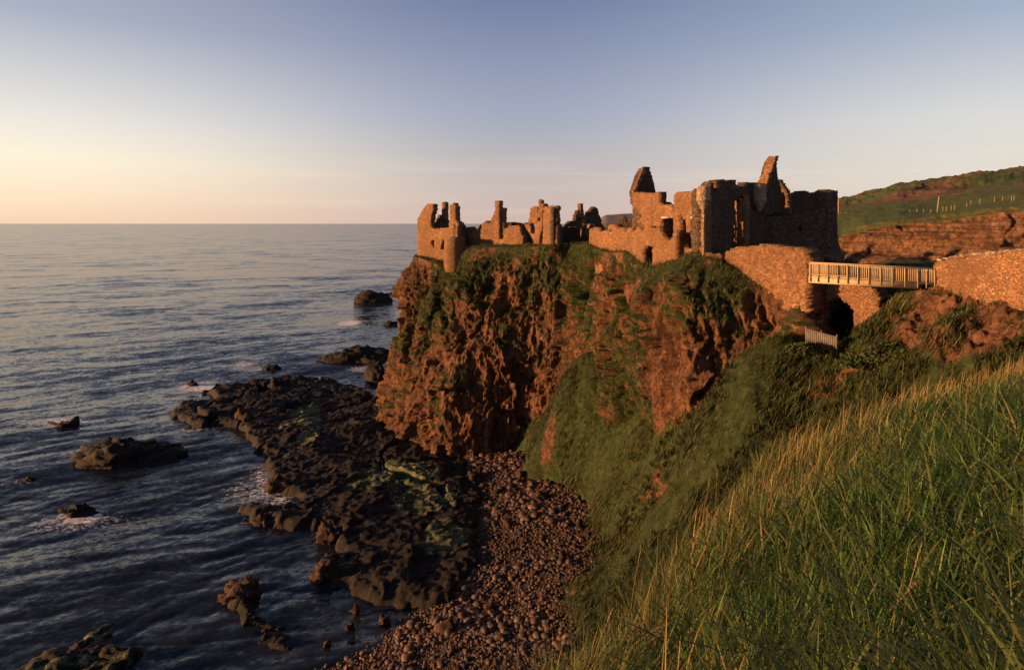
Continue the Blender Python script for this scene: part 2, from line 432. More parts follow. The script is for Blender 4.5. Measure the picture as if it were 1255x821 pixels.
# ------------------------------------------------------------------ blades and tufts (vectorised)
def blades(base, az, L, W, bend, cols, segs=4, tipc=1.25):
    n = len(base); ts = np.linspace(0, 1, segs + 1)
    d = np.stack([np.cos(az), np.sin(az), np.zeros(n)], 1); s = np.stack([-np.sin(az), np.cos(az), np.zeros(n)], 1)
    tw = RNG.uniform(-1.2, 1.2, n)[:, None]; s = s * np.cos(tw) + d * np.sin(tw)
    V = np.zeros((n, segs + 1, 2, 3)); C = np.zeros((n, segs + 1, 2, 3))
    for k, t in enumerate(ts):
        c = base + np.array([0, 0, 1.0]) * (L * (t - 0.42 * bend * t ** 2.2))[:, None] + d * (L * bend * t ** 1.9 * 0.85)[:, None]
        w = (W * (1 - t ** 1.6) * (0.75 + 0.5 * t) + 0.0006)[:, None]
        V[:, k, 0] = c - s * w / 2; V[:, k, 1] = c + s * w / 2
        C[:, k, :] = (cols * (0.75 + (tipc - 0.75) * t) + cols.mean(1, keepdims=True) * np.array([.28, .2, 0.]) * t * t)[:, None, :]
    b = np.arange(n)[:, None] * (segs + 1) * 2 + np.arange(segs)[None, :] * 2
    b = b.ravel()
    f = np.stack([b, b + 1, b + 3, b + 2], 1)
    return V.reshape(-1, 3), f, C.reshape(-1, 3)
def tufts(pts, size, cols, per=5, wind=0.3, width=0.1):
    n = len(pts)
    base = np.repeat(pts, per, 0) + RNG.normal(0, 1, (n * per, 3)) * np.repeat(size, per)[:, None] * np.array([0.35, 0.35, 0.05])
    az = RNG.uniform(0, 2 * np.pi, n * per)
    L = np.repeat(size, per) * RNG.uniform(0.6, 1.3, n * per)
    c = np.repeat(cols, per, 0) * RNG.uniform(0.7, 1.3, (n * per, 1))
    V, f, C = blades(base, az, L, L * width, RNG.uniform(0.2, 0.9, n * per), c, 2)
    k = (V[:, 2] - np.repeat(base[:, 2], 6)); V[:, 0] += np.maximum(k, 0) * wind
    return V, f, C

def polyG(pts, z=0.6):
    return np.array([G(a, b, z) for a, b in pts])
SHELF = polyG([(203, 505), (222, 492), (262, 488), (240, 478), (270, 472), (330, 464), (372, 462), (420, 466), (455, 478), (492, 500), (520, 545), (575, 562), (612, 575), (600, 620), (606, 670), (590, 705),
               (560, 745), (505, 742), (455, 735), (412, 712), (382, 690), (392, 668), (412, 672), (390, 645), (350, 648), (310, 640), (284, 620), (308, 612), (350, 615), (352, 604), (328, 590),
               (322, 560), (300, 545), (286, 522), (262, 520), (232, 521)])
REEF_L = polyG([(-20, 860), (0, 822), (48, 796), (92, 768), (136, 742), (162, 748), (166, 772), (188, 786), (214, 812), (222, 860)], .2)
REEF_M = polyG([(246, 748), (275, 715), (296, 701), (322, 714), (352, 748), (388, 768), (404, 802), (340, 818), (290, 782)], .2)
POOL = polyG([(314, 476), (338, 474), (336, 482), (318, 487)], .3)
# ------------------------------------------------------------------ SEA
def build_sea():
    rows = np.concatenate([np.linspace(940, 300, 420), 274 + 26 * np.geomspace(1, 0.02, 50)[1:]])
    D = CH * F / (rows - HY); D = np.append(D, 80000.0)
    cols = np.linspace(-700, 1700, 1000)
    X = (cols[None, :] - CX) / F * D[:, None]; Y = np.repeat(D[:, None], len(cols), 1)
    dD = np.abs(np.gradient(D))[:, None]
    x, y = X.ravel(), Y.ravel(); Z = np.zeros_like(X)
    for lam, amp, ang, s in ((17, 0.09, -57, 1), (8.5, 0.11, -50, 2), (4.6, 0.10, -63, 3), (2.7, 0.06, -40, 4), (2.1, 0.045, -80, 5)):
        a = math.radians(ang); k = 2 * math.pi / lam
        ph = (x * math.cos(a) + y * math.sin(a)) * k + 3.5 * fbm(xy3(x, y, 0.55 / lam), 2, s)
        w = (0.55 + 0.45 * vnoise(xy3(x, y, 0.25 / lam), s + 20)).reshape(X.shape)
        cr = np.sin(ph); cr = cr + 0.25 * np.cos(2 * ph)
        Z += .6 * amp * cr.reshape(X.shape) * w * np.clip(1.6 - 4.0 * dD / lam, 0, 1)
    foam = np.zeros(len(x))
    for (px, py, rx, ry, s) in FOAM:
        g = G(px, py); sc = g[1] / F
        ry_m = abs(G(px, py - ry)[1] - G(px, py + ry)[1]) / 2
        q = ((x - g[0]) / (1.25 * rx * sc)) ** 2 + ((y - g[1]) / ry_m) ** 2
        foam = np.maximum(foam, 1.3 * s * np.clip(1.3 - q, 0, 1))
    nr_ = (y > 50) & (y < 170) & (x > -75) & (x < 10); sh = np.full(len(x), -99.); sh[nr_] = poly_sd(SHELF, x[nr_], y[nr_])
    foam = np.maximum(foam, .62 * np.exp(-((sh + .6) / 1.5) ** 2) * sstep(-.1, .5, fbm(xy3(x, y, .11), 2, 77)) * sstep(60, 75, y))
    o = obj('sea', np.stack([x, y, Z.ravel()], 1), grid_faces(len(D), len(cols)), SEA, smooth=True, attrs={'foam': foam})
    return tag(o, kind='structure')
FOAM = [(428, 396, 13, 4, .75), (75, 517, 34, 6, .5), (97, 634, 30, 11, .55), (95, 640, 60, 14, .32), (245, 474, 26, 7, .6), (465, 366, 30, 4, .5), (408, 437, 14, 5, .65),
        (330, 605, 24, 14, .42), (316, 600, 36, 20, .3), (310, 452, 28, 4, .45), (450, 452, 22, 5, .45), (100, 555, 20, 6, .35), (470, 445, 16, 5, .4), (300, 446, 14, 3, .5), (25, 590, 26, 4, .3)]
build_sea()
bed = obj('seabed', [(-90000, -3000, -6), (90000, -3000, -6), (90000, 90000, -6), (-90000, 90000, -6)], [(0, 1, 2, 3)], REEF); tag(bed, kind='structure')

# ------------------------------------------------------------------ HEADLAND (castle rock)
def catmull(pts, n, closed=True, wt=None):
    pts = np.asarray(pts, float); m = len(pts)
    seg = np.linalg.norm(np.diff(np.vstack([pts, pts[:1]]), axis=0)[:, :2], axis=1) if closed else np.linalg.norm(np.diff(pts, axis=0)[:, :2], axis=1)
    if wt is not None:
        seg = np.maximum(seg, np.linalg.norm(np.diff(np.vstack([pts, pts[:1]]), axis=0)[:, 3:5], axis=1)) * wt
    cum = np.concatenate([[0], np.cumsum(seg)])
    u = np.linspace(0, cum[-1], n, endpoint=not closed)
    i = np.clip(np.searchsorted(cum, u, 'right') - 1, 0, len(seg) - 1); t = ((u - cum[i]) / seg[i])[:, None]
    g = (lambda k: pts[k % m]) if closed else (lambda k: pts[np.clip(k, 0, m - 1)])
    p0, p1, p2, p3 = g(i - 1), g(i), g(i + 1), g(i + 2)
    a = 0.5 * (2 * p1 + (p2 - p0) * t + (2 * p0 - 5 * p1 + 4 * p2 - p3) * t ** 2 + (3 * p1 - p0 - 3 * p2 + p3) * t ** 3)
    lin = p1 + (p2 - p1) * t
    return 0.6 * a + 0.4 * lin
def station(px, py, d, foot, pw):
    p = P(px, py, d); return [*p, foot[0], foot[1], pw]
ST = [[-12, 138, 27.5, -17, 146, .8],
      station(509, 314, 124, G(478, 488), .75), station(514, 316, 120.5, G(440, 508), 4.5), station(520, 318, 118.5, G(452, 520), 3.8), station(535, 323, 115, G(492, 536), 1.0),
      station(550, 326, 113, G(510, 548), .9), station(575, 304, 110, G(540, 563), .85), station(610, 302, 107, G(575, 567), .8),
      station(645, 302, 102, G(615, 567), .85), station(676, 302, 98.8, G(640, 562), .9), station(698, 301, 98.8, (5.8, 92.5), 1.0), station(719, 300, 93.5, (8.2, 88), .9),
      station(740, 308, 88.6, (10.2, 82), .9), station(765, 309, 83.9, (11.5, 77), .9), station(792, 328, 79.2, (12.6, 71), .85),
      station(818, 322, 75, (12.8, 64.5), .9), station(850, 310, 71.5, (14, 59.5), .8), station(880, 320, 69, (18.5, 58.5), .75),
      station(920, 338, 66.5, (21, 58), .7), station(955, 352, 64, (23.5, 57.5), .7), station(990, 366, 61.5, (26, 57.5), .8),
      station(1003, 395, 64, (28.5, 60), .8), station(1012, 350, 71, (34, 68), .8), station(1036, 322, 78, (42, 76), .8),
      [38, 92, 29, 44, 95, .8], [20, 112, 29, 24, 122, .8], [4, 132, 28, 8, 142, .8]]
def build_headland():
    ST_ = np.array(ST); nu = 1500
    wt = np.ones(len(ST_)); wt[0] = .5; wt[19:] = .22
    S = catmull(ST_, nu, wt=wt)
    top = S[:, :3]; foot = S[:, 3:5]; pw = S[:, 5]
    spine = catmull([(-10, 126, 29.2), (0, 119, 30.2), (8, 112, 31), (16, 95, 31.2), (22, 82, 31.8), (31, 77, 31)], 300, closed=False)
    near = spine[np.argmin(((top[:, None, :2] - spine[None, :, :2]) ** 2).sum(2), axis=1)]
    nin, nout = 26, 190
    rows = []
    for k in range(nin):
        t = (k / nin); q = near + (top - near) * t
        rows.append(q)
    for k in range(nout):
        t = k / (nout - 1); q = np.zeros((nu, 3))
        o = (0.35 * t + 0.65 * t ** np.maximum(pw, .3) if False else t ** pw)[:, None]
        q[:, :2] = top[:, :2] + (foot - top[:, :2]) * o
        q[:, 2] = top[:, 2] + (-2.5 - top[:, 2]) * t
        rows.append(q)
    v = np.concatenate(rows); nr = nin + nout
    tt = np.repeat(np.concatenate([np.full(nin, 0.0), np.linspace(0, 1, nout)]), nu)
    inner = np.repeat(np.concatenate([np.linspace(0, 1, nin, endpoint=False), np.ones(nout)]), nu)
    n = grid_normals(v, nr, nu); 
    c = np.array([10, 105, 15]); flip = np.sign((n * (v - c)).sum(1).mean()); n *= flip
    n[:, 2] *= 0.5
    m = sstep(0.0, 0.10, tt)
    q = v + 1.6 * np.stack([fbm(v * .22, 3, 101), fbm(v * .22, 3, 111), fbm(v * .22, 3, 121)], 1)
    big = fbm(q * np.array([.09, .09, .05]), 3, 3)
    rib = ridged(q * np.array([.20, .20, .085]), 2, 11)
    r1 = ridged(q * np.array([.42, .42, .27]), 2, 31)
    r2 = ridged(v * np.array([1.05, 1.05, .75]), 3, 41)
    f1, f21, cid = worley(q * np.array([.62, .62, .40]), 45)
    sm = fbm(v * 2.1, 3, 51)
    zz = v[:, 2] + 1.8 * fbm(v * .12, 3, 131)
    led = (zz / 2.3) % 1.0; led = np.where(led < .8, led / .8, (1 - led) / .2) * (.5 + .5 * fbm(v * .25, 2, 141))
    led2 = ((zz + .5 * fbm(v * .5, 2, 151)) / .8) % 1.0
    fis = ridged(q * np.array([.55, .55, .10]), 2, 161); fis = np.clip(fis - .45, 0, 1)
    fa = facets(q * np.array([.26, .26, .17]), 201); fb = facets(q * np.array([.62, .62, .45]), 211); fc = facets(v * np.array([1.5, 1.5, 1.2]) + .6 * fbm(v, 2, 7)[:, None], 221)
    rough_m = .6 + .6 * sstep(-.2, .4, fbm(v * .1, 2, 231))
    d = 2.6 * big + 1.0 * (rib - .2) + 1.5 * fa + (.72 * fb + .26 * fc) * rough_m + .36 * r2 + .32 * sm + .12 * led - 1.2 * fis
    v2 = v + n * (d * m)[:, None]
    v2[:, 2] += (1 - m) * (0.25 * fbm(v * .3, 4, 61)) * inner * 0.8
    n2 = grid_normals(v2, nr, nu) * flip
    # ledge vegetation: on gentler faces and in upper gullies
    px = v2[:, 0] / v2[:, 1] * F + CX
    vn = fbm(v2 * .16, 4, 71)
    veg = 0.36 + 0.55 * (n2[:, 2] - .2) + 0.85 * vn + .35 * fbm(v2 * .7, 3, 75)
    veg += 0.42 * sstep(.38, .0, tt) * (0.55 + vn)                 # turf creeps down from the rim
    veg += 0.25 * sstep(640, 700, px) * sstep(800, 760, px)
    veg -= 0.42 * sstep(785, 810, px) * sstep(900, 865, px) * sstep(.15, .3, tt)
    veg -= 0.30 * sstep(.55, .95, tt) * sstep(640, 600, px)
    veg = np.where(tt <= 0, 1.0, veg)
    veg = np.clip(veg, 0, 1)
    o = obj('headland', v2, grid_faces(nr, nu, wrap=True)[:, ::-1] if flip < 0 else grid_faces(nr, nu, wrap=True), CLIFF, attrs={'veg': veg})
    tag(o, kind='structure')
    return v2, n2, veg, tt
HV, HN, HVEG, HT = build_headland()

# ------------------------------------------------------------------ GULLY SLOPE (grass bank, red mound, mainland lip)
def _tps():
    pd = [(655, 545, 88), (690, 470, 87), (735, 458, 85), (790, 470, 77), (812, 540, 66), (820, 572, 62), (850, 545, 61), (870, 470, 63), (900, 430, 60.5), (960, 405, 58.5), (1000, 432, 57), (1030, 426, 56),
          (1080, 432, 51), (1140, 465, 44), (980, 500, 55.5), (900, 600, 52.6), (760, 560, 74.6), (720, 540, 83), (800, 620, 62.9), (760, 690, 58.3), (1146, 352, 53), (1255, 364, 45), (1062, 414, 56), (1110, 405, 50.5), (1200, 380, 47.5)]
    pts = [tuple(P(*q)) for q in pd]
    for px, py, z in ((700, 740, 2.3), (720, 650, 2.3), (690, 830, 1.8), (672, 580, 2.8), (650, 565, 2.5)):
        g = G(px, py, z); pts.append((g[0], g[1], z))
    pts += [(40, 50, 29.5), (60, 60, 30), (60, 90, 29), (45, 90, 29.3), (60, 35, 30), (75, 110, 29), (41, 73, 31.2), (36.5, 70, 29), (6.5, 97, 13), (11, 96, 14.5), (16, 88, 16), (19, 79, 17.5), (21, 71, 20), (24, 66, 22.5), (27, 63, 23.5), (2, 98, 3), (15, 30, 4), (25, 30, 18), (36, 30, 28), (1, 30, -1), (-2, 60, -1), (-2, 90, 0), (0, 112, -1), (30, 112, 20), (75, 24, 30), (75, 60, 30), (37, 58, 29), (34, 62, 27)]
    c = np.array(pts); n = len(c)
    r = np.hypot(c[:, None, 0] - c[None, :, 0], c[:, None, 1] - c[None, :, 1])
    K = np.where(r > 0, r * r * np.log(r + 1e-9), 0) + np.eye(n) * 3.0
    Q = np.concatenate([np.ones((n, 1)), c[:, :2]], 1)
    M = np.block([[K, Q], [Q.T, np.zeros((3, 3))]])
    w = np.linalg.solve(M, np.concatenate([c[:, 2], np.zeros(3)]))
    return c, w
TPS_C, TPS_W = _tps()
def slope_z(x, y):
    shp = np.shape(x); x, y = np.ravel(x), np.ravel(y)
    z = TPS_W[-3] + TPS_W[-2] * x + TPS_W[-1] * y
    for (cx, cy, cz), w in zip(TPS_C, TPS_W):
        r2 = (x - cx) ** 2 + (y - cy) ** 2
        z = z + w * 0.5 * r2 * np.log(r2 + 1e-12)
    z = z - 2.4 * np.exp(-((x - 27.2) / 2.4) ** 2 - ((y - 59) / 2.8) ** 2)
    z = z - 2.2 * np.exp(-((x - 21.5) / 4) ** 2 - ((y - 61) / 5) ** 2)
    cap = 29.6 - .5 * np.maximum(y - 70, 0) + 2.0 * np.exp(-((x - 41) / 3.4) ** 2 - ((y - 73) / 3) ** 2) + 40 * sstep(54, 50, y) + 20 * sstep(32, 28, x)
    z = np.minimum(z, cap)
    p = xy3(x, y)
    z = z - 5.0 * sstep(58.0, 60.5, y) * sstep(26, 28, x) * sstep(36, 34, x) * sstep(80, 75, y)
    rocky = rock_mask(x, y)
    nz = 1.9 * fbm(p * np.array([.05, .17, 1]), 3, 5) + .8 * fbm(p * .16, 3, 55) + 0.65 * fbm(p * .42, 4, 9) * (1 + .8 * rocky)
    nz = nz + .4 * fbm(p * 1.1, 3, 91)
    z = z + nz * (.3 + .7 * sstep(33, 29, x)) + rocky * (.28 * facets(p * .5, 501) + .22 * facets(p * 1.3, 511) + .25 * fbm(p * 1.1, 4, 18))
    return z.reshape(shp)
def rock_mask(x, y):
    q = ((x - 31) / 3.4) ** 2 + ((y - 48) / 6.5) ** 2
    return np.clip(1.5 - q, 0, 1)
def build_slope():
    gx = np.concatenate([np.linspace(-1, 40, 300), np.linspace(40.5, 75, 60)]); gy = np.linspace(30, 108, 480)
    X, Y = np.meshgrid(gx, gy); Z = slope_z(X.ravel(), Y.ravel()).reshape(X.shape)
    rk = rock_mask(X, Y).ravel(); x, y, z = X.ravel(), Y.ravel(), Z.ravel()
    v = np.stack([x, y, z], 1)
    w1, w2, wc = worley(v * .8, 77)
    v[:, 2] += rk * (wc - .5) * .8
    veg = 0.95 - 0.95 * rk + 0.5 * fbm(v * .25, 4, 33) * (rk > 0)
    for (px, py, r) in ((672, 545, 1.3), (1020, 470, 1.1), (1000, 478, .9), (985, 486, .8), (1040, 462, 1.0), (850, 660, .9), (716, 700, .7), (700, 730, .8), (905, 600, .5)):
        s = ray_slope(px, py)
        veg = np.minimum(veg, .15 + 0.9 * np.hypot(x - s[0], y - s[1]) / r * .6)
    o = obj('grass_slope', v, grid_faces(len(gy), len(gx)), SOIL, smooth=True, attrs={'veg': np.clip(veg, 0, 1)})
    tag(o, kind='structure')
    return v, np.clip(veg, 0, 1)
def ray_slope(px, py):
    d = np.linspace(30, 130, 900); x = (px - CX) / F * d; z = CH - (py - HY) / F * d
    s = slope_z(x, d); i = int(np.argmax(s >= z)) if (s >= z).any() else 400
    return np.array([x[i], d[i], s[i]])
SV, SVEG = build_slope()

# ------------------------------------------------------------------ FOREGROUND HILLSIDE
_ep = [(-20, -22, 33), (-6, -5, 31.6), (-1, 2.6, 31.0)] + [tuple(P(*q)) for q in ((768, 840, 5), (806, 756, 6.5), (886, 657, 9), (1000, 560, 13), (1140, 498, 18), (1255, 463, 22), (1400, 432, 28))] + [(52, 52, 29.0)]
_EX, _EY, _EZ = np.array(_ep).T
def fore_d(x, y):                           # metres inside (+) or beyond (-) the brow of the hillside
    return (np.interp(x, _EX, _EY) - y) * .687 + (.55 * fbm(xy3(x, y, .33), 2, 24)).reshape(np.shape(x)) * np.clip(np.asarray(y) / 9, .2, 1.3)
def fore_z(x, y):
    d = fore_d(x, y)
    up = np.where(d > 0, .60 * np.minimum(d, 6) + .2 * np.maximum(d - 6, 0), 0)
    dn = np.where(d < 0, 2.0 * (np.sqrt(d * d + .09) - .3), 0)
    z = np.interp(x, _EX, _EZ) + up - dn
    return z + (0.10 * fbm(xy3(x, y, .6), 3, 4) + .16 * fbm(xy3(x, y, .2), 2, 14)).reshape(np.shape(x))
def build_fore():
    gx = np.linspace(-26, 50, 260); gy = np.linspace(-10, 52, 220)
    X, Y = np.meshgrid(gx, gy); Z = fore_z(X.ravel(), Y.ravel())
    Z = np.maximum(Z, -5)
    o = obj('hillside', np.stack([X.ravel(), Y.ravel(), Z], 1), grid_faces(len(gy), len(gx)), THATCH, smooth=True, attrs={'veg': np.full(len(Z), .3)})
    tag(o, kind='structure')
build_fore()

# ------------------------------------------------------------------ REEF SHELF AND BEACH
def build_reef():
    gx = np.linspace(-62, 4, 400); gy = np.linspace(44, 160, 600)
    X, Y = np.meshgrid(gx, gy); x, y = X.ravel(), Y.ravel(); p = xy3(x, y)
    wob = 1.5 * fbm(p * .35, 3, 2); 
    s1 = poly_sd(SHELF, x, y) + wob
    s2 = poly_sd(REEF_L, x, y) + wob * .8 + .2
    s3 = poly_sd(REEF_M, x, y) + wob * .8 - .3
    w1, w21, wc = worley(p * np.array([.45, .45, 1]) + .4 * fbm(p * .5, 2, 8)[:, None], 5)
    a1, a21, ac = worley(p * 1.3, 15)
    rel = .27 * facets(p * np.array([.4, .4, 1]) + .4 * fbm(p * .5, 2, 8)[:, None], 301) + .17 * facets(p * np.array([1.1, 1.1, 1]), 311) + .25 * ridged(p * .25, 3, 22) + .12 * fbm(p * 1.6, 3, 25)
    body = lambda s, h, w: -1.6 + (h + 1.6) * sstep(-.8, w, s)
    z = body(s1, .85, 1.8) + rel * sstep(-.5, 1.2, s1) + .9 * sstep(2, 9, s1) * fbm(p * .09, 3, 40)
    z2 = body(s2, .34, 2.6) + 1.1 * rel; z3 = body(s3, .10, 2.2) + 1.3 * rel
    z = np.maximum(z, np.maximum(z2, z3))
    rim = np.exp(-((x - G(345, 478)[0]) / 9) ** 2 - ((y - G(370, 462)[1]) / 5) ** 2)
    z = z + 1.2 * rim * sstep(0, 2, s1)
    ch = ridged(p * np.array([.085, .06, 1]) + .25 * fbm(p * .2, 2, 88)[:, None], 1, 81)
    z = z - 1.9 * sstep(.80, .93, ch) * sstep(-9, -11.5, x - .12 * (y - 70))
    z = np.where(poly_sd(POOL, x, y) > 0, -.7, z)
    z -= .5 * sstep(560, 640, (x / y * F + CX)) 
    alg = np.zeros(len(x))
    for (px, py, rx, ry, a) in ((373, 501, 22, 9, 1.0), (378, 517, 18, 7, 1.0), (376, 538, 17, 9, .85), (345, 523, 16, 4, .6), (362, 552, 18, 12, .5),
                                (490, 580, 66, 18, .72), (520, 610, 56, 24, .62), (545, 655, 40, 26, .66), (460, 590, 55, 14, .58), (560, 665, 30, 12, .5), (440, 520, 16, 6, .45), (390, 470, 14, 4, .5)):
        g = G(px, py, 1); ym = abs(G(px, py - ry, 1)[1] - G(px, py + ry, 1)[1]) / 2
        alg = np.maximum(alg, a * np.clip(1.3 - ((x - g[0]) / (rx * g[1] / F)) ** 2 - ((y - g[1]) / ym) ** 2, 0, 1))
    alg = np.maximum(alg, .5 * sstep(.6, 1.6, s2) * (y < 58)); alg = np.maximum(alg, .3 * sstep(.5, 1.5, s3))
    o = obj('reef', np.stack([x, y, z], 1), grid_faces(len(gy), len(gx)), REEF, attrs={'algae': alg})
    tag(o, kind='structure')
build_reef()
def beach_left(y):
    return np.interp(y, [44, 52, 60, 75, 95, 100], [-16, -12.5, -5.2, -3.0, -7, -7])
def beach_z(x, y):
    return (.35 + .17 * np.clip(x - beach_left(y), -12, 18) + (.35 * fbm(xy3(x, y, .15), 3, 3) + .12 * fbm(xy3(x, y, .9), 3, 4)).reshape(np.shape(x)))
def build_beach():
    gx = np.linspace(-22, 16, 150); gy = np.linspace(34, 102, 260)
    X, Y = np.meshgrid(gx, gy); Z = beach_z(X.ravel(), Y.ravel())
    o = obj('beach', np.stack([X.ravel(), Y.ravel(), Z], 1), grid_faces(len(gy), len(gx)), SHORE, smooth=True)
    tag(o, kind='structure')
build_beach()

# ------------------------------------------------------------------ stones
def ico(sub=2):
    import bmesh
    bm = bmesh.new(); bmesh.ops.create_icosphere(bm, subdivisions=sub, radius=1)
    v = np.array([p.co[:] for p in bm.verts]); f = np.array([[q.index for q in t.verts] for t in bm.faces]); bm.free()
    return v, f
ICO1, ICO2, ICO3, ICO4, ICO5 = ico(1), ico(2), ico(3), ico(4), ico(5)
def stone_shape(iv, seed, rough=.35):
    w1, w2, c = worley(iv * 1.1 + seed * 3.7, 3)
    r = 1 + rough * (fbm(iv * 1.2 + seed * 5.1, 3, 2) + .7 * (.5 - w1))
    return iv * r[:, None]
def build_cobbles():
    n = 46000
    x = RNG.uniform(-16, 10, n * 4); y = 44 + 54 * RNG.uniform(0, 1, n * 4)
    left = beach_left(y); on = (x > left - 3 + 2.5 * fbm(xy3(x, y, .25), 3, 6)) & (slope_z(x, y) < beach_z(x, y) + .5 + 1.6 * fbm(xy3(x, y, .5), 2, 93))
    x, y = x[on][:n], y[on][:n]
    r = .044 * np.exp(np.clip(RNG.normal(0.25, .6, len(x)), -1, 1.9)) * np.where(fbm(xy3(x, y, .25), 2, 66) > .15, 1.35, .85) * np.where(y > 72, 1.25, 1)
    pal_ = np.array([(.085, .036, .022), (.06, .030, .019), (.030, .022, .018), (.10, .050, .032), (.15, .10, .07), (.075, .028, .016), (.018, .014, .011)])
    Vs, Fs, Cs, base = [], [], [], 0
    for src, sel in ((ICO2, r > .085), (ICO1, r <= .085)):
        shapes = np.array([stone_shape(src[0], q, .3) for q in range(14)]); iv = len(src[0])
        xs, ys, rs = x[sel], y[sel], r[sel]; m = len(xs); q = shapes[np.arange(m) % 14] * np.array([1.25, .9, .7]) * rs[:, None, None]
        a = RNG.uniform(0, 6.28, m); ca, sa = np.cos(a)[:, None], np.sin(a)[:, None]
        V = np.stack([q[:, :, 0] * ca - q[:, :, 1] * sa + xs[:, None], q[:, :, 0] * sa + q[:, :, 1] * ca + ys[:, None], q[:, :, 2] + (beach_z(xs, ys) + rs * RNG.uniform(.1, .6, m))[:, None]], -1)
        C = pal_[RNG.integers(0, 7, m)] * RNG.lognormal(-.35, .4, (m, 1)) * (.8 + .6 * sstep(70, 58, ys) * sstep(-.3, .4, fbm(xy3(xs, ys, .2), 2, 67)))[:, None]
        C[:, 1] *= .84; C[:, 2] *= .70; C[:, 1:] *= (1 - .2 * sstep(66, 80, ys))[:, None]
        Vs.append(V.reshape(-1, 3)); Cs.append(np.repeat(C, iv, 0)); Fs.append((np.arange(m)[:, None, None] * iv + src[1][None]).reshape(-1, 3) + base); base += m * iv
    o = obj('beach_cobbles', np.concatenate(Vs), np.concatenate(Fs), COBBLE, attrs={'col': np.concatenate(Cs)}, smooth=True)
    tag(o, 'reddish brown rounded cobbles covering the shaded beach below the cliff', 'cobbles', kind='stuff')
build_cobbles()
def rock(name, px, py, wpx, hpx, label, cat, depth=.8, m=REEF, group=None, seed=0, flat=1.0, z0=0.0, sub=ICO4, rough=.5):
    g = G(px, py, z0); w = wpx * g[1] / F / 2; h = hpx * g[1] / F
    v = stone_shape(sub[0], seed + 1.3, rough)
    q = v * np.array([w, w * depth, h]); 
    w1, w21, wc = worley(q * .9 + seed, 9)
    k = np.array([w, w * depth, h]).min()
    kk = min(1, k); q += v * (.55 * kk * facets(q * (.75 / max(kk, .3)) + seed, 401) + .3 * kk * facets(q * (1.9 / max(kk, .3)) + seed, 411) + .12 * kk * fbm(q * 2.5 + seed, 3, 7))[:, None]
    q[:, 2] = np.where(q[:, 2] > 0, q[:, 2] ** 1.0 * flat, q[:, 2] * .5)
    o = obj(name, q, sub[1], m, attrs={'algae': np.zeros(len(q))})
    o.location = (float(g[0]), float(g[1]), float(z0) - .05 * h)
    return tag(o, label, cat, group)
rock('sea_rock', 157, 561, 112, 22, 'large humped dark islet alone in the sea at the left', 'sea rock', .75, seed=1, rough=.35, sub=ICO5)
rock('sea_rock', 456, 370, 46, 12, 'farthest low dark rock in the open sea near the cliff', 'sea rock', .6, seed=2)
rock('sea_rock', 479, 363, 14, 4, 'small flat rock just right of the farthest sea rock', 'sea rock', .6, seed=3)
rock('sea_rock', 441, 441, 84, 14, 'long jagged dark rock lying in the sea left of the cliff foot', 'sea rock', .5, seed=4, sub=ICO5)
rock('sea_rock', 466, 467, 30, 22, 'tall rounded brown rock against the left foot of the cliff', 'sea rock', .8, seed=5)
rock('sea_rock', 95, 629, 36, 11, 'small dark rock with white surf breaking on its near side', 'sea rock', .8, seed=6)
rock('sea_rock', 82, 521, 26, 6, 'low wave washed rock in foam above the large islet', 'sea rock', .7, seed=7)
rock('sea_rock', 332, 453, 20, 5, 'small black rock in the sea just beyond the reef', 'sea rock', .7, seed=8)
rock('sea_rock', 236, 472, 12, 5, 'tiny rock in the surf off the far edge of the reef', 'sea rock', .7, seed=9)
rock('sea_rock', 38, 589, 14, 5, 'tiny dark rock awash near the left edge of the photo', 'sea rock', .7, seed=10)
rock('sea_rock', 478, 398, 18, 4, 'thin low rock in the sea close beside the cliff edge', 'sea rock', .6, seed=12)
rock('sea_rock', 262, 512, 58, 16, 'blunt dark rock forming the left tip of the reef', 'sea rock', .6, seed=13)
rock('sea_rock', 300, 520, 22, 18, 'sunlit orange brown rock at the corner of the reef inlet', 'sea rock', .7, m=SHORE, seed=14)
rock('sea_rock', 338, 600, 30, 16, 'sunlit rounded rock on the reef edge above the foaming inlet', 'sea rock', .7, m=SHORE, seed=15)
rock('sea_rock', 322, 640, 30, 12, 'brown rock shelf end low in the water left of the reef', 'sea rock', .7, m=SHORE, seed=16)
rock('sea_rock', 404, 664, 30, 20, 'sunlit orange rock on the near left edge of the reef', 'sea rock', .6, m=SHORE, seed=17)
rock('sea_rock', 398, 708, 30, 20, 'orange lit rock at the reef edge next to the dark water', 'sea rock', .7, m=SHORE, seed=18)
rock('sea_rock', 300, 728, 46, 12, 'low jagged brown ledge in dark water at the bottom of the photo', 'sea rock', .9, m=SHORE, seed=19)
rock('sea_rock', 344, 480, 36, 14, 'dark rounded rock bounding the still pool on the reef', 'sea rock', .6, seed=20)

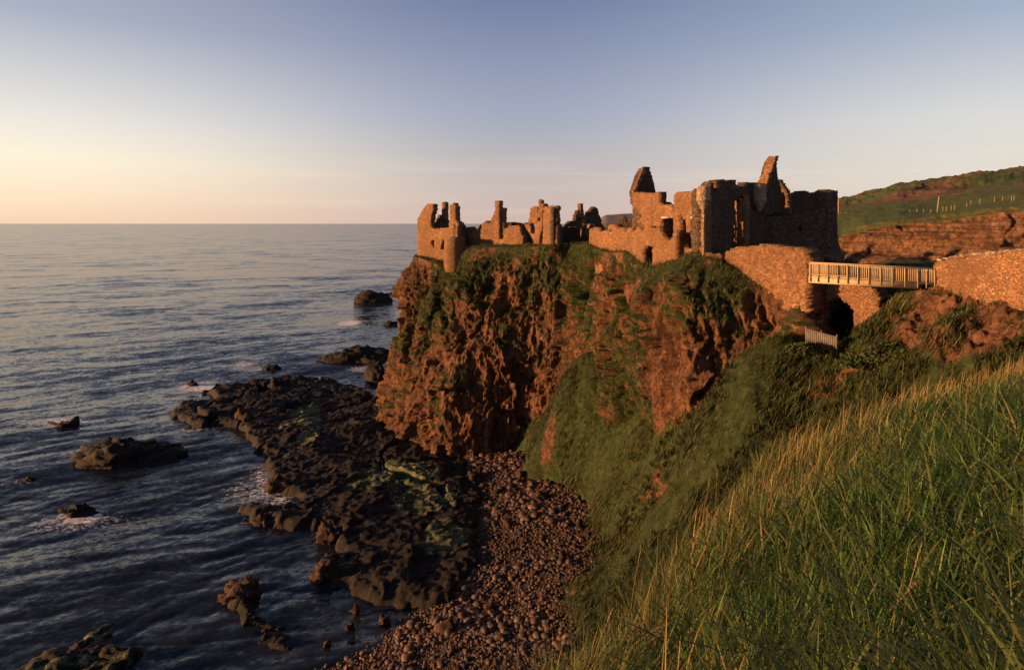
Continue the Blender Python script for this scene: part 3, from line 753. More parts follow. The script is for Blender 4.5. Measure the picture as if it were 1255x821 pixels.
# scattered larger boulders on the beach and foot of the cliff, each a thing of its own
BOULD = []
def boulders():
    spots = [(548, 772, 22, 'squat dark boulder alone on the pale cobbles near the water'), (660, 612, 16, 'reddish boulder on the upper beach beside the grass bank'), (614, 632, 14, 'rusty red boulder in the middle of the upper beach'),
             (622, 645, 12, 'tall reddish boulder standing just below the rusty one on the beach'), (608, 607, 13, 'pale edged boulder at the top of the beach'), (582, 588, 22, 'brown boulder at the cliff foot above the beach'),
             (640, 585, 15, 'angular boulder near the foot of the recess cliff'), (690, 685, 12, 'orange boulder at the right rim of the beach'), (655, 705, 11, 'round pinkish boulder in the middle of the cobbles'),
             (527, 704, 14, 'small brown boulder on the dark rock by the cobbles'), (470, 762, 12, 'grey boulder at the water side of the beach'), (436, 750, 11, 'pale boulder in the shallow water by the reef'),
             (428, 770, 10, 'leaning pale boulder in the shallows'), (400, 790, 10, 'small grey boulder in dark shallows farthest to the left'), (712, 648, 12, 'orange boulder where the beach meets the grass point'),
             (600, 745, 12, 'light brown boulder on the pale cobble bank')]
    for i, (px, py, w, lab) in enumerate(spots):
        z0 = float(beach_z(np.array([G(px, py, 1.5)[0]]), np.array([G(px, py, 1.5)[1]]))[0]) if px > 500 else 0.1
        rock('boulder', px, py, w, w * .62, lab, 'boulder', .8, SHORE, None, 30 + i, z0=max(z0, 0.0), sub=ICO3)
boulders()
# about 180 middling stones on the beach, individually placed copies
def middling():
    meshes = []
    for s in range(6):
        q = stone_shape(ICO3[0], 60 + s, .32) * np.array([1.2, .95, .7])
        me = bpy.data.meshes.new('beach_stone'); me.from_pydata([tuple(p) for p in q], [], [tuple(int(i) for i in t) for t in ICO3[1]])
        me.materials.append(SHORE); meshes.append(me)
    k = 0
    while k < 180:
        x, y = RNG.uniform(-14, 8), RNG.uniform(46, 96)
        xa, ya = np.array([x]), np.array([y])
        if x < beach_left(y) + .3 or slope_z(xa, ya)[0] > beach_z(xa, ya)[0] + .2: continue
        o = bpy.data.objects.new('beach_stone', meshes[k % 6]); COL.objects.link(o)
        r = RNG.uniform(.12, .30)
        o.location = (x, y, float(beach_z(xa, ya)[0]) + r * .3); o.scale = (r, r * RNG.uniform(.8, 1.1), r * RNG.uniform(.8, 1.15)); o.rotation_euler = (RNG.uniform(-.3, .3), RNG.uniform(-.3, .3), RNG.uniform(0, 6.28))
        tag(o, 'reddish brown stone larger than the cobbles around it on the beach', 'stone', 'larger stones lying among the beach cobbles'); k += 1
middling()

# ------------------------------------------------------------------ MAINLAND HILL AND FAR CLIFF
def build_mainland():
    pxs = [900, 960, 1000, 1030, 1060, 1100, 1150, 1200, 1255, 1330, 1500]
    rows = [  # (distance per px, row y per px)
        ([420] * 11, [300, 290, 280, 268, 260, 254, 248, 244, 240, 236, 230]),
        ([300, 300, 300, 290, 285, 280, 275, 270, 265, 260, 260], [275, 262, 252, 243.5, 236.5, 226, 218.5, 213, 207.5, 202, 195]),
        ([225, 225, 222, 220, 215, 210, 205, 200, 195, 190, 190], [276, 268, 260, 254, 250, 243, 238, 233, 228, 222, 214]),
        ([170, 170, 168, 166, 163, 160, 156, 152, 148, 144, 140], [277, 273, 268, 263, 262, 259, 257, 250, 243, 238, 232]),
        ([140, 140, 140, 138, 135, 132, 128, 124, 120, 116, 110], [290, 290, 290, 288, 275, 270, 266, 258, 252, 247, 240]),
        ([138, 138, 138, 136, 133, 130, 126, 122, 118, 114, 108], [300, 300, 300, 292, 281, 276, 272, 265, 259, 253, 246]),
        ([135, 135, 134, 131, 128, 125, 121, 117, 113, 109, 104], [330, 330, 330, 332, 326, 323, 319, 315, 312, 310, 308]),
        ([128, 128, 126, 122, 119, 116, 112, 108, 104, 100, 96], [360, 360, 350, 340, 333, 330, 327, 325, 323, 322, 322]),
        ([100, 100, 98, 95, 92, 90, 86, 82, 78, 74, 70], [480, 460, 420, 345, 340, 338, 335, 333, 333, 333, 333])]
    nC = 420; nR = [30, 30, 40, 36, 8, 46, 16, 20]
    pc = np.linspace(900, 1500, nC)
    R3 = []
    for D, Yp in rows:
        d = np.interp(pc, pxs, D); yp = np.interp(pc, pxs, Yp)
        R3.append(np.stack([(pc - CX) / F * d, d, CH - (yp - HY) / F * d], 1))
    out, cl = [], []
    for k in range(len(R3) - 1):
        for j in range(nR[k]):
            t = j / nR[k]; out.append(R3[k] * (1 - t) + R3[k + 1] * t); cl.append(np.full(nC, 1.0 if k in (5,) else (.5 if k in (4, 6) else 0.)))
    out.append(R3[-1]); cl.append(np.zeros(nC))
    v = np.concatenate(out); c = np.concatenate(cl); nr = len(out)
    n = grid_normals(v, nr, nC); n *= np.sign(n[:, 2].mean())
    band = fbm(v * np.array([.03, .03, .55]), 3, 3)
    col = ridged(v * np.array([.14, .14, .02]), 3, 8)
    w1, w2, wc = worley(v * np.array([.25, .25, .35]), 12)
    fis = np.clip(ridged(v * np.array([.22, .22, .01]), 2, 28) - .55, 0, .3)
    d = c * (2.4 * band + .3 * col + .35 * facets(v * np.array([.2, .2, .5]), 601) + .3 * facets(v * np.array([.55, .55, 1.3]), 611) + .45 * fbm(v * np.array([.8, .8, 1.5]), 4, 9) - 4 * fis)
    g = (1 - c) * (.9 * fbm(v * .05, 4, 13) + .35 * fbm(v * .3, 4, 14))
    hh = sstep(190, 240, v[:, 1]) * (1.5 * fbm(v * .07, 4, 15) + 1.0 * ridged(v * .2, 3, 16))
    hor = n.copy(); hor[:, 2] *= .3
    v = v + hor * d[:, None]; v[:, 2] += g + hh
    veg = np.where(c > .9, .12 + .35 * (fbm(v * .15, 3, 21)), np.where(c > .3, .55, .95))
    heath = sstep(172, 205, v[:, 1]); veg = veg - heath * (.40 + 1.3 * fbm(v * .055, 4, 22))
    o = obj('mainland', v, grid_faces(nr, nC), FARCLIFF, attrs={'veg': np.clip(veg, 0, 1)})
    tag(o, kind='structure')
    # a grass veil on the near half keeps the turf edge ragged
build_mainland()
def build_far_hill():
    px = np.linspace(700, 1010, 120); prof = np.interp(px, [700, 733, 742, 760, 790, 900, 1010], [276, 269, 264, 262, 261, 258, 262])
    nb = 14; V = []
    for k in range(nb):
        t = k / (nb - 1)
        d = 2600 + 900 * t
        z = (CH - (prof - HY) / F * 3000) * np.sin(np.pi * min(1, max(0, t))) ** .6
        V.append(np.stack([(px - CX) / F * d, np.full(len(px), d), np.maximum(z * (1 + .05 * fbm(xy3(px, px * 0 + t * 5, .05), 3, 2)), -3)], 1))
    o = obj('far_hills', np.concatenate(V), grid_faces(nb, len(px)), HEATH, attrs={'veg': np.full(nb * len(px), .35)}); tag(o, kind='structure')
build_far_hill()

# ------------------------------------------------------------------ CASTLE: ruined walls traced on real vertical planes
def gpt(px, d): return np.array([(px - CX) / F * d, d])
def ruin_wall(name, m, parent, a, b, outline, holes=(), thick=.9, cell=.3, rough=.08, seed=0, back=None):
    A, B = gpt(*a), gpt(*b); L = np.linalg.norm(B - A); u = (B - A) / L
    nb = np.array([-u[1], u[0]])
    if nb @ (A + B) < 0: nb = -nb                    # points away from the eye
    if back is not None: nb = nb * back
    def onplane(p):
        r = np.array([(p[0] - CX) / F, 1.0]); M = np.array([[r[0], -u[0]], [r[1], -u[1]]])
        t, s = np.linalg.solve(M, A); return (s, CH - (p[1] - HY) / F * t)
    po = np.array([onplane(p) for p in outline]); ph = [np.array([onplane(p) for p in h]) for h in holes]
    s0, s1, z0, z1 = po[:, 0].min(), po[:, 0].max(), po[:, 1].min(), po[:, 1].max()
    ns, nz = max(2, int(round((s1 - s0) / cell))), max(2, int(round((z1 - z0) / (cell * .8))))
    sg, zg = np.linspace(s0, s1, ns + 1), np.linspace(z0, z1, nz + 1)
    sc, zc = np.meshgrid((sg[1:] + sg[:-1]) / 2, (zg[1:] + zg[:-1]) / 2, indexing='ij')
    q = xy3(sc, zc, 1 / (cell * 2.2), seed + 3.3)
    js, jz = (vnoise(q, 1) * cell * .55).reshape(sc.shape), (vnoise(q, 2) * cell * .55).reshape(sc.shape)
    mask = in_poly(po, sc + js, zc + jz)
    for h in ph: mask &= ~in_poly(h, sc + js * .6, zc + jz * .6)
    S, Z = np.meshgrid(sg, zg, indexing='ij'); n = S.size
    rr = np.random.default_rng(seed + 5)
    J = rr.uniform(-.28, .28, (2, *S.shape)) * cell
    P3 = xy3(S, Z, .8, seed); f = (rough * (fbm(P3 * 1.5, 3, 4) + .8 * rr.uniform(-1, 1, n))).reshape(S.shape)
    def lay(off, jit):
        xy = A[None, None] + u * (S + jit[0])[..., None] + nb * (off + f * (1 if off == 0 else -1))[..., None]
        return np.concatenate([xy, (Z + jit[1])[..., None]], -1).reshape(-1, 3)
    V = np.concatenate([lay(0.0, J), lay(thick, J + rr.uniform(-.12, .12, J.shape) * cell)])
    idx = lambda i, j, k: k * n + i * (nz + 1) + j
    Fs = []
    for i, j in np.argwhere(mask):
        Fs.append((idx(i, j, 0), idx(i + 1, j, 0), idx(i + 1, j + 1, 0), idx(i, j + 1, 0)))
        Fs.append((idx(i, j, 1), idx(i, j + 1, 1), idx(i + 1, j + 1, 1), idx(i + 1, j, 1)))
        for di, dj, p, q_ in ((-1, 0, (i, j + 1), (i, j)), (1, 0, (i + 1, j), (i + 1, j + 1)), (0, -1, (i, j), (i + 1, j)), (0, 1, (i + 1, j + 1), (i, j + 1))):
            a_, b_ = i + di, j + dj
            if not (0 <= a_ < ns and 0 <= b_ < nz and mask[a_, b_]):
                Fs.append((idx(*p, 0), idx(*p, 1), idx(*q_, 1), idx(*q_, 0)))
    used = np.unique(np.array(Fs)); remap = np.full(2 * n, -1); remap[used] = np.arange(len(used))
    return obj(name, V[used], remap[np.array(Fs)], m, parent)
def lathe(name, m, parent, px, d, prof, seg=28, rough=.06, seed=0, cap=True):   # prof: (row y, radius in metres)
    c = gpt(px, d); V = []; rr = np.random.default_rng(seed)
    zs = [CH - (y - HY) / F * d for y, r in prof]; Rs = [r for y, r in prof]
    order = np.argsort(zs); zs, Rs = np.array(zs)[order], np.array(Rs)[order]
    nz = max(4, int((zs[-1] - zs[0]) / .3)); zz = np.unique(np.concatenate([np.linspace(zs[0], zs[-1], nz), zs]))
    for z in zz:
        r = np.interp(z, zs, Rs); a = np.linspace(0, 2 * np.pi, seg, endpoint=False)
        R = r + rough * rr.uniform(-1, 1, seg)
        V.append(np.stack([c[0] + R * np.cos(a), c[1] + R * np.sin(a), np.full(seg, z) + (rough * 2.5 * rr.uniform(-1, 1, seg) if z == zz[-1] else 0)], 1))
    V = np.concatenate(V); f = [tuple(q) for q in grid_faces(len(zz), seg, wrap=True)]
    t = (len(zz) - 1) * seg
    if cap: f.append(tuple(range(t, t + seg)))
    return obj(name, V, f, m, parent)
def stack(name, m, parent, px0, px1, ytop, ybot, d, dep=1.1, yaw=-.55, taper=.05, seed=0):   # square chimney stack with real depth
    w = (px1 - px0) * d / F; c = gpt((px0 + px1) / 2, d); ca, sa = math.cos(yaw), math.sin(yaw)
    hw = w / (abs(ca) + abs(sa) * dep) / 2; hd = hw * dep; rr = np.random.default_rng(seed)
    z0, z1 = CH - (ybot - HY) / F * d, CH - (ytop - HY) / F * d
    n = max(3, int((z1 - z0) / .3)); V = []
    ring = [(-1, -1), (-.33, -1), (.33, -1), (1, -1), (1, -.33), (1, .33), (1, 1), (.33, 1), (-.33, 1), (-1, 1), (-1, .33), (-1, -.33)]
    for k in range(n + 1):
        t = k / n; s = 1 + taper * (1 - t)
        for i, j in ring:
            x, y = i * hw * s + rr.uniform(-.06, .06), j * hd * s + rr.uniform(-.06, .06)
            V.append((c[0] + x * ca - y * sa, c[1] + x * sa + y * ca, z0 + (z1 - z0) * t + (rr.uniform(-.12, .12) if k == n else 0)))
    f = [tuple(q) for q in grid_faces(n + 1, 12, wrap=True)]; f.append(tuple(range(n * 12, n * 12 + 12)))
    return obj(name, V, f, m, parent)
def root(name, px, py, d, label, cat, group=None): return thing(name, P(px, py, d), label, cat, group)

# --- west house ruin
h = root('ruined_house', 535, 312, 117, 'tall broken orange stone house at the seaward end of the castle rock', 'ruin')
ruin_wall('front_wall', STONE, h, (511, 122), (561, 113), [(511.5, 330), (511.5, 268), (515, 263), (519, 256), (523, 250.5), (530.5, 250), (531, 257), (527.5, 265), (528, 276), (531, 281), (549.5, 278.5), (550.5, 272), (551, 250), (557.5, 250), (558, 269), (561, 274), (561.5, 330)],
          [[(527, 295), (532.5, 294), (532.5, 304), (530, 304)], [(539, 306), (541.5, 296), (543.5, 292.5), (547.5, 291.5), (552, 293), (552, 306)]], 1.0, .26, seed=1)
ruin_wall('side_wall', STONE_SHADE, h, (561.5, 113.4), (573, 121), [(561.5, 320), (561.5, 274), (563, 273), (569, 274), (572, 278), (573, 320)], thick=.8, cell=.3, seed=2)
ruin_wall('gable_wall', STONE_SHADE, h, (531, 121.5), (552, 124), [(531, 310), (534, 280), (541, 264), (549.5, 262), (551, 280), (552, 310)], thick=.9, cell=.26, seed=3)
stack('chimney', STONE, h, 541.5, 549.5, 248.2, 268, 121.5, seed=4)
stack('jamb', STONE_SHADE, h, 530, 533.2, 252, 284, 119.5, dep=1.6, seed=5)
stack('chimney', STONE_SHADE, h, 556, 561.2, 250.5, 276, 115.5, dep=1.3, seed=6)
# --- round turret on the cliff corner
t = root('round_turret', 557, 330, 112.5, 'stubby round stone turret perched on the cliff corner below the seaward ruin', 'turret')
lathe('turret_wall', STONE, t, 557.5, 112.5, [(333, 1.55), (329, 1.72), (325, 1.8), (305, 1.76), (290.5, 1.72)], seed=1)
# --- low wall with chimney
w = root('ruined_wall', 605, 302, 111, 'low crumbling wall with one tall chimney stack along the cliff top', 'ruin')
ruin_wall('wall', STONE, w, (571, 116), (641, 107), [(571, 312), (571, 279), (578.5, 278.5), (580, 283), (584, 282.5), (588, 278), (593, 275), (601, 273), (605, 263), (607, 255), (616, 255), (617, 283), (620, 281), (625, 277), (636, 276), (639, 283), (641, 290), (641, 314)], thick=1.0, cell=.28, seed=7)
stack('chimney', STONE, w, 606.5, 616.5, 246.5, 292, 110.6, dep=1.0, seed=8)
o = ruin_wall('turf_cap', SOIL, w, (584, 118), (640, 113), [(584, 290), (590, 275), (596, 271.5), (604, 271), (612, 272.5), (622, 273), (632, 273.5), (640, 277), (640, 290)], thick=2.2, cell=.35, rough=.15, seed=9)
# --- ruin with arched window
w = root('ruined_house', 656, 302, 106, 'narrow ruined house end with arched window opening and small chimney', 'ruin')
ruin_wall('wall', STONE, w, (640, 108), (668, 103.5), [(642, 274), (647.5, 273.5), (648.5, 265), (651, 254.5), (658.5, 253.5), (659.5, 262), (661, 262), (662, 250), (666, 250), (666, 256), (664.5, 264), (664.5, 282), (661, 291), (660, 312), (654, 312), (653, 293), (647, 284)],
          [[(649.5, 275.5), (652.5, 273), (655.5, 275.5), (655.5, 286.5), (650, 286.5)], [(658.8, 267), (662, 267), (662, 271.5), (659, 271.5)]], .9, .24, seed=10)
stack('chimney', STONE, w, 660, 667, 245, 266, 104.6, seed=11)
ruin_wall('rear_wall', STONE_SHADE, w, (630, 112), (668, 116), [(630, 312), (630, 275), (640, 273.5), (644, 276), (655, 288), (668, 296), (668, 312)], thick=.9, cell=.3, seed=12)
# --- gable block
w = root('ruined_gable', 676, 303, 101, 'broad stone gable end wedge beside the arched window ruin', 'ruin')
ruin_wall('gable_face', STONE, w, (663.5, 103), (681.5, 99), [(664.5, 312), (665, 290), (666, 255), (669, 253.5), (679, 252.5), (681, 254), (681.5, 312)], thick=.8, cell=.25, seed=13)
ruin_wall('side_wall', STONE_SHADE, w, (681.3, 99.2), (691, 106), [(681.3, 312), (681, 254), (682, 257), (685, 268), (688, 276), (691, 280), (691, 312)], thick=.8, cell=.27, seed=14)
# --- shaded wall
w = root('curtain_wall', 706, 304, 104, 'shaded dark stretch of wall between gable wedge and sunlit curtain wall', 'wall')
ruin_wall('wall', STONE_SHADE, w, (688, 107), (726, 112), [(689, 314), (689, 281), (693, 279), (700, 280), (709, 278.5), (718, 281), (724, 281), (724, 314)], thick=.9, cell=.3, seed=15, back=1)
# --- chimney ruins behind
w = root('ruined_chimney', 711, 282, 112, 'slim leaning chimney stub with sunlit top behind the shaded wall', 'ruin')
ruin_wall('breast', STONE_SHADE, w, (693, 113), (720, 116), [(693, 292), (695, 277), (698, 272), (703, 270), (705.5, 273), (706, 266), (708, 258), (715, 258), (716.5, 264), (718.5, 274), (720, 292)], thick=.9, cell=.26, seed=16)
stack('chimney', STONE, w, 707.5, 715, 250, 266, 112, seed=17)
w = root('ruined_wall', 717, 283, 104, 'little orange lit wall stump in front of the slim chimney stub', 'ruin')
ruin_wall('wall', STONE, w, (711.5, 107), (726, 103), [(711.5, 290), (712, 270), (716, 268.5), (717.5, 274.5), (723, 275), (725, 279), (726, 290)], thick=.8, cell=.24, seed=18)
w = root('ruined_gable', 730, 284, 106, 'dark pointed gable stump right of the slim chimney stub', 'ruin')
ruin_wall('gable_face', STONE_SHADE, w, (719, 105), (742, 108.5), [(719, 296), (721, 268), (722.5, 262), (726, 257.5), (729, 253.5), (733, 257), (735.5, 266), (738, 274), (742, 282), (742, 296)], thick=.9, cell=.25, seed=19)
w = root('ruined_wall', 762, 281, 96, 'low dark rubble stub between the pointed gable and the tall tower', 'ruin')
ruin_wall('wall', STONE_SHADE, w, (740, 97), (779, 96), [(740, 292), (742, 281), (752, 279), (757, 274), (762, 265), (767, 265), (768, 272), (775, 268), (779, 275), (779, 292)], thick=.8, cell=.25, seed=20)
# --- sunlit curtain wall with doorway
w = root('curtain_wall', 775, 318, 82, 'long sunlit orange curtain wall with a dark doorway in it', 'wall')
ruin_wall('wall', STONE, w, (722, 93.5), (829, 74), [(722, 320), (722, 283), (725, 279.5), (733, 280), (734.5, 283.5), (745, 282.5), (746, 276.5), (752, 275.5), (757, 279.5), (764, 280), (765, 282), (768, 282), (769, 280), (774, 280), (775, 282.3), (778.5, 282.3), (780, 280), (785, 280), (786, 282.3), (789, 282.3), (790, 279), (808, 279), (811, 288), (815, 293.5), (821, 294), (825, 288), (829, 280), (829, 345), (722, 345)],
          [[(786.5, 346), (788, 308), (791, 302), (796, 301), (800.5, 301), (799, 346)], [(745.5, 283.8), (750, 283.8), (750, 280.6), (745.5, 280.6)]], 1.1, .24, seed=21)
# --- tall tower with gable
w = root('ruined_tower', 795, 290, 84, 'tall square ruined tower crowned by a pointed dark gable', 'tower')
ruin_wall('front_wall', STONE, w, (775, 85.5), (827, 76.5), [(775, 300), (775, 236.5), (807.5, 236), (808, 251), (823.5, 252), (827, 262), (827, 300)], [[(811, 268), (826, 268), (826, 292), (821, 296), (813, 296), (811, 286)]], 1.0, .24, seed=22)
ruin_wall('side_wall', STONE_SHADE, w, (807.6, 80.6), (826, 86), [(807.6, 300), (807.6, 236), (811, 239), (814, 245), (818, 250), (823, 249), (826, 252), (826, 300)], thick=.9, cell=.26, seed=23)
ruin_wall('gable', STONE_SHADE, w, (775.5, 88), (806, 90.5), [(779, 250), (778, 237), (782, 222), (789, 206), (796, 205), (800, 220), (804.5, 236), (806, 250)], thick=1.0, cell=.13, seed=24)
ruin_wall('rake', STONE, w, (775, 87.6), (797, 88), [(776, 237), (776.5, 234.5), (788.5, 205), (793, 204.5), (791, 212), (784, 226), (780, 237)], thick=.5, cell=.12, seed=25)
ruin_wall('lower_wall_shade', STONE_SHADE, w, (775.5, 85.2), (793, 82.2), [(775.5, 283), (775.5, 256), (780, 254), (783, 262), (786, 264), (787, 274), (793, 281), (793, 283)], thick=.2, cell=.2, seed=55)  # thin dark sheet over the tower face, painting its grey shadow
def lintel(parent, p0, p1, y, d):
    a, b = P(p0, y, d), P(p1, y, d); MB().bar(a, b, .5, .16).build('lintel', LINTEL, parent)
lintel(w, 811, 826.5, 266.8, 77.6)
# --- gatehouse
g = root('gatehouse', 897, 305, 74, 'big dark roofless gatehouse with corner turrets and tall pointed gable', 'gatehouse')
ruin_wall('side_wall', STONE, g, (825, 76.5), (860.5, 70.6), [(826, 330), (826, 270), (826.5, 236), (848.5, 236), (849, 250), (857, 249), (857, 235), (860.5, 235), (860.5, 330)],
          [[(831.5, 263), (834, 262.5), (838, 270), (840, 268), (840.5, 285), (845.5, 285), (846.5, 268), (855, 268), (856, 296), (853, 304), (846, 306), (838, 304), (835.5, 290)]], 1.1, .2, seed=26)
lintel(g, 847, 856.5, 266.8, 72.2)
ruin_wall('front_wall', STONE_SHADE, g, (859.5, 70.8), (937, 78.5), [(859.5, 325), (859.5, 232), (871, 230), (872, 223), (878, 222.5), (886, 221), (890, 222), (896, 220.5), (902, 221), (904, 228.5), (913, 229), (914, 224.5), (920, 223.5), (924, 225), (937, 225), (937, 325)], [[(896, 304), (901, 290), (899.5, 272), (902, 262), (900.5, 247), (903, 242), (913, 242), (915, 254), (918, 266), (917, 282), (921, 304)]], thick=1.2, cell=.2, seed=27)
ruin_wall('merlon', STONE, g, (869.5, 73), (874, 71.8), [(870, 232), (870.3, 224), (873, 223), (874, 232)], thick=.8, cell=.15, seed=28)
lathe('corner_turret', STONE_P, g, 862.3, 70.7, [(257, .18), (254, .38), (252, .44), (251.5, .52), (248, .56), (247.5, .66), (246, .72), (245, .78), (243.5, .70), (232, .70), (230, .75), (228.5, .74)], seg=30, rough=.015, seed=2)
lathe('corner_turret', STONE_P, g, 930.5, 77.0, [(259, .2), (255, .42), (253, .48), (252.5, .56), (249, .6), (248.5, .70), (246, .78), (244.5, .84), (243, .76), (229, .76), (226, .8)], seg=30, rough=.015, seed=3)
ruin_wall('sunlit_corner_strip', STONE_P, g, (856.5, 71.6), (861.5, 70.4), [(854, 325), (855.5, 300), (857, 252), (861.5, 252), (861.5, 325)], thick=.25, cell=.16, seed=29)  # pale strip painting the sunlit sliver of the gatehouse corner
ruin_wall('inner_wall', STONE, g, (899, 78.2), (911.5, 75.6), [(895, 318), (897, 240), (911.5, 240), (911.5, 318)], thick=.7, cell=.2, seed=30)
ruin_wall('gable', STONE_SHADE, g, (929, 77), (958, 81), [(936, 262), (936, 233), (941, 215), (945, 200), (950.5, 192.5), (952, 205), (953, 216), (955.5, 224), (958, 234), (959, 262)], thick=.9, cell=.12, seed=31)
ruin_wall('rake', STONE, g, (923, 79.5), (951, 76.6), [(924, 228), (930, 221), (936, 210), (939, 199), (941.5, 192), (950.5, 192), (947, 203), (943, 214), (939, 226), (936.5, 236), (926, 236)], thick=.5, cell=.12, seed=32)
ruin_wall('rear_wall', STONE, g, (950, 84), (965, 82), [(951, 262), (951, 218), (955, 225), (960, 232), (963, 237), (965, 262)], thick=.8, cell=.22, seed=33)
ruin_wall('upper_wall', STONE_SHADE, g, (936, 82), (1016, 84), [(936, 300), (936, 238), (956, 237.5), (970, 238), (975, 236), (985, 234.5), (989, 234), (994, 238), (997, 241), (998, 237), (1003, 235.5), (1008, 236), (1016, 236), (1016, 300)], thick=1.2, cell=.26, seed=34)
ruin_wall('lower_wall_shade', STONE_SHADE, g, (936, 78.6), (1012, 77.5), [(936, 335), (936, 267), (942, 264.5), (948, 265), (953, 264), (958, 265), (963, 264.5), (970, 262), (976, 259.5), (980, 261), (990, 260), (1012, 252), (1012, 335)], [[(978, 277), (982, 277), (982, 285), (979, 285)]], 1.0, .26, seed=35)
lathe('corner_tower', STONE_SHADE, g, 1012, 78.8, [(330, 2.3), (320, 1.95), (308, 1.6), (297, 1.32), (280, 1.2), (262, 1.2), (238, 1.24), (234.5, 1.22)], seg=30, rough=.07, seed=4)
# --- front lit wall
w = root('rubble_wall', 935, 345, 65, 'thick sunlit rubble wall on the cliff top beside the footbridge', 'wall')
ruin_wall('wall', STONE, w, (883, 70), (989, 60.5), [(883, 340), (884, 312), (890, 308), (895, 305), (905, 303.5), (915, 303), (927, 303.5), (931, 300.5), (940, 300), (955, 302), (970, 304.5), (981, 305), (987, 308), (988.5, 320), (988, 385), (883, 385)], thick=2.2, cell=.22, rough=.2, seed=36)
w = root('rubble_wall', 872, 318, 70, 'short low broken wall stub at the foot of the gatehouse corner', 'wall')
ruin_wall('wall', STONE, w, (860, 70.3), (886, 69.3), [(860, 330), (860, 317), (864, 315.5), (866, 311), (872, 310), (880, 311), (886, 313), (886, 335)], thick=.8, cell=.2, seed=37)
# --- arched wall below the bridge
w = root('arched_wall', 1040, 405, 60, 'orange stone wall with a dark round arch under the footbridge', 'wall')
ruin_wall('wall', STONE, w, (1000, 62.5), (1084, 58), [(1000, 430), (1000, 344), (1014, 345), (1040, 347), (1068, 350), (1071, 358), (1076, 366), (1077, 374), (1081, 384), (1082, 400), (1082, 430)],
          [[(1002, 430), (1003, 384), (1008, 374), (1015, 368), (1024, 365.5), (1033, 367), (1040, 372), (1045, 380), (1046, 392), (1046, 430)]], 2.4, .22, rough=.1, seed=38)
# --- mainland boundary wall with pale coping stones
w = root('rubble_wall', 1200, 350, 48, 'long lit stone wall with pale coping on the mainland right of the footbridge', 'wall')
ruin_wall('wall', STONE, w, (1143, 53.4), (1420, 34), [(1143, 372), (1144, 322), (1150, 319.5), (1165, 316.5), (1190, 313.5), (1220, 310.5), (1255, 308), (1330, 302), (1420, 293), (1420, 400), (1330, 390), (1255, 378)], thick=1.1, cell=.24, rough=.1, seed=39)
def coping():
    A, B = gpt(1143, 53.4), gpt(1420, 34); u = (B - A) / np.linalg.norm(B - A); nb = np.array([-u[1], u[0]]); nb = nb if nb @ A > 0 else -nb
    for px in np.arange(1149, 1262, 7.4):
        pxj = px + random.uniform(-1.5, 1.5); r = np.array([(pxj - CX) / F, 1.0])
        tt, ss = np.linalg.solve(np.array([[r[0], -u[0]], [r[1], -u[1]]]), A)
        y = np.interp(pxj, [1143, 1150, 1165, 1190, 1220, 1255, 1330], [321, 319.5, 316.5, 313.5, 310.5, 308, 302]) - 1.2
        c = np.array([*(A + u * ss + nb * .25), CH - (y - HY) / F * tt])
        q = stone_shape(ICO3[0], px, .35) * np.array([1, 1, 1.]); s = random.uniform(.13, .24)
        v = c + q[:, 0:1] * np.append(u, 0) * s * 1.7 + q[:, 1:2] * np.append(nb, 0) * .3 + q[:, 2:3] * np.array([0, 0, s * .75])
        obj('coping_stone', v, ICO3[1], STONE_P, w)
coping()
s = ray_slope(1204, 361)
b = obj('stone_slab', (np.sign(ICO3[0]) * np.abs(ICO3[0]) ** .5 * (1 + .1 * fbm(ICO3[0] * 2, 2, 3))[:, None] * np.array([.75, .5, .2])) + s + np.array([0, 0, .12]), ICO3[1], LINTEL); tag(b, 'pale flat stone slab at the foot of the mainland wall near the bridge', 'slab')

# --- timber footbridge
def bridge():
    pl, pr = P(991, 346.5, 57), P(1146, 355.5, 53)
    pl_t, pr_t = P(991, 323, 57), P(1146, 332, 53)
    br = thing('footbridge', (pl + pr) / 2, 'pale timber footbridge with slatted railings spanning the gap to the gatehouse', 'footbridge')
    ax = pr - pl; L = np.linalg.norm(ax); u = ax / L; hz = np.array([ax[0], ax[1], 0]) / np.hypot(ax[0], ax[1])
    back = np.array([-hz[1], hz[0], 0]); back = back if back[1] > 0 else -back
    H = (pl_t - pl)[2]; up = np.array([0, 0, 1.]); wd = 1.9
    MB().bar(pl + up * .42 + back * wd / 2, pr + up * .42 + back * wd / 2, wd, .08).build('deck', TIMBER, br)
    for off, k in ((0, 0), (wd, 1)):
        q0, q1 = pl + back * off, pr + back * off
        e1 = q0 + (q1 - q0) * .88
        MB().bar(q0 + up * .22, e1 + up * .22, .1, .44).build('side_beam', TIMBER, br)
        rl = MB().bar(q0 + up * H, q1 + up * H, .13, .06).bar(q0 + up * .56, q1 + up * .56, .05, .07).build('railing', TIMBER, br); _loc[rl.name] = _loc[br.name]
        sgn = -1 if k == 0 else 1
        for px in (993, 1003, 1016, 1028.5, 1041, 1054, 1067.5, 1082, 1096, 1111, 1126, 1136, 1145.5):
            t = (px - 991) / 155.; c = q0 + (q1 - q0) * t + back * sgn * .085
            MB().box(c + up * (H + .12) / 2, hz * .032, back * .035, up * (H - .12) / 2).build('post', POSTWOOD, rl)
        far = MB(); n = 68
        for i in range(n):
            t = (i + .5) / n; c = q0 + (q1 - q0) * t
            tgt = MB() if k == 0 else far
            tgt.box(c + up * (.56 + H) / 2, hz * .028, back * .014, up * (H - .56) / 2)
            if k == 0: tgt.build('baluster', TIMBER, rl)
        if k: far.build('balusters', TIMBER, rl)['kind'] = 'stuff'
bridge()
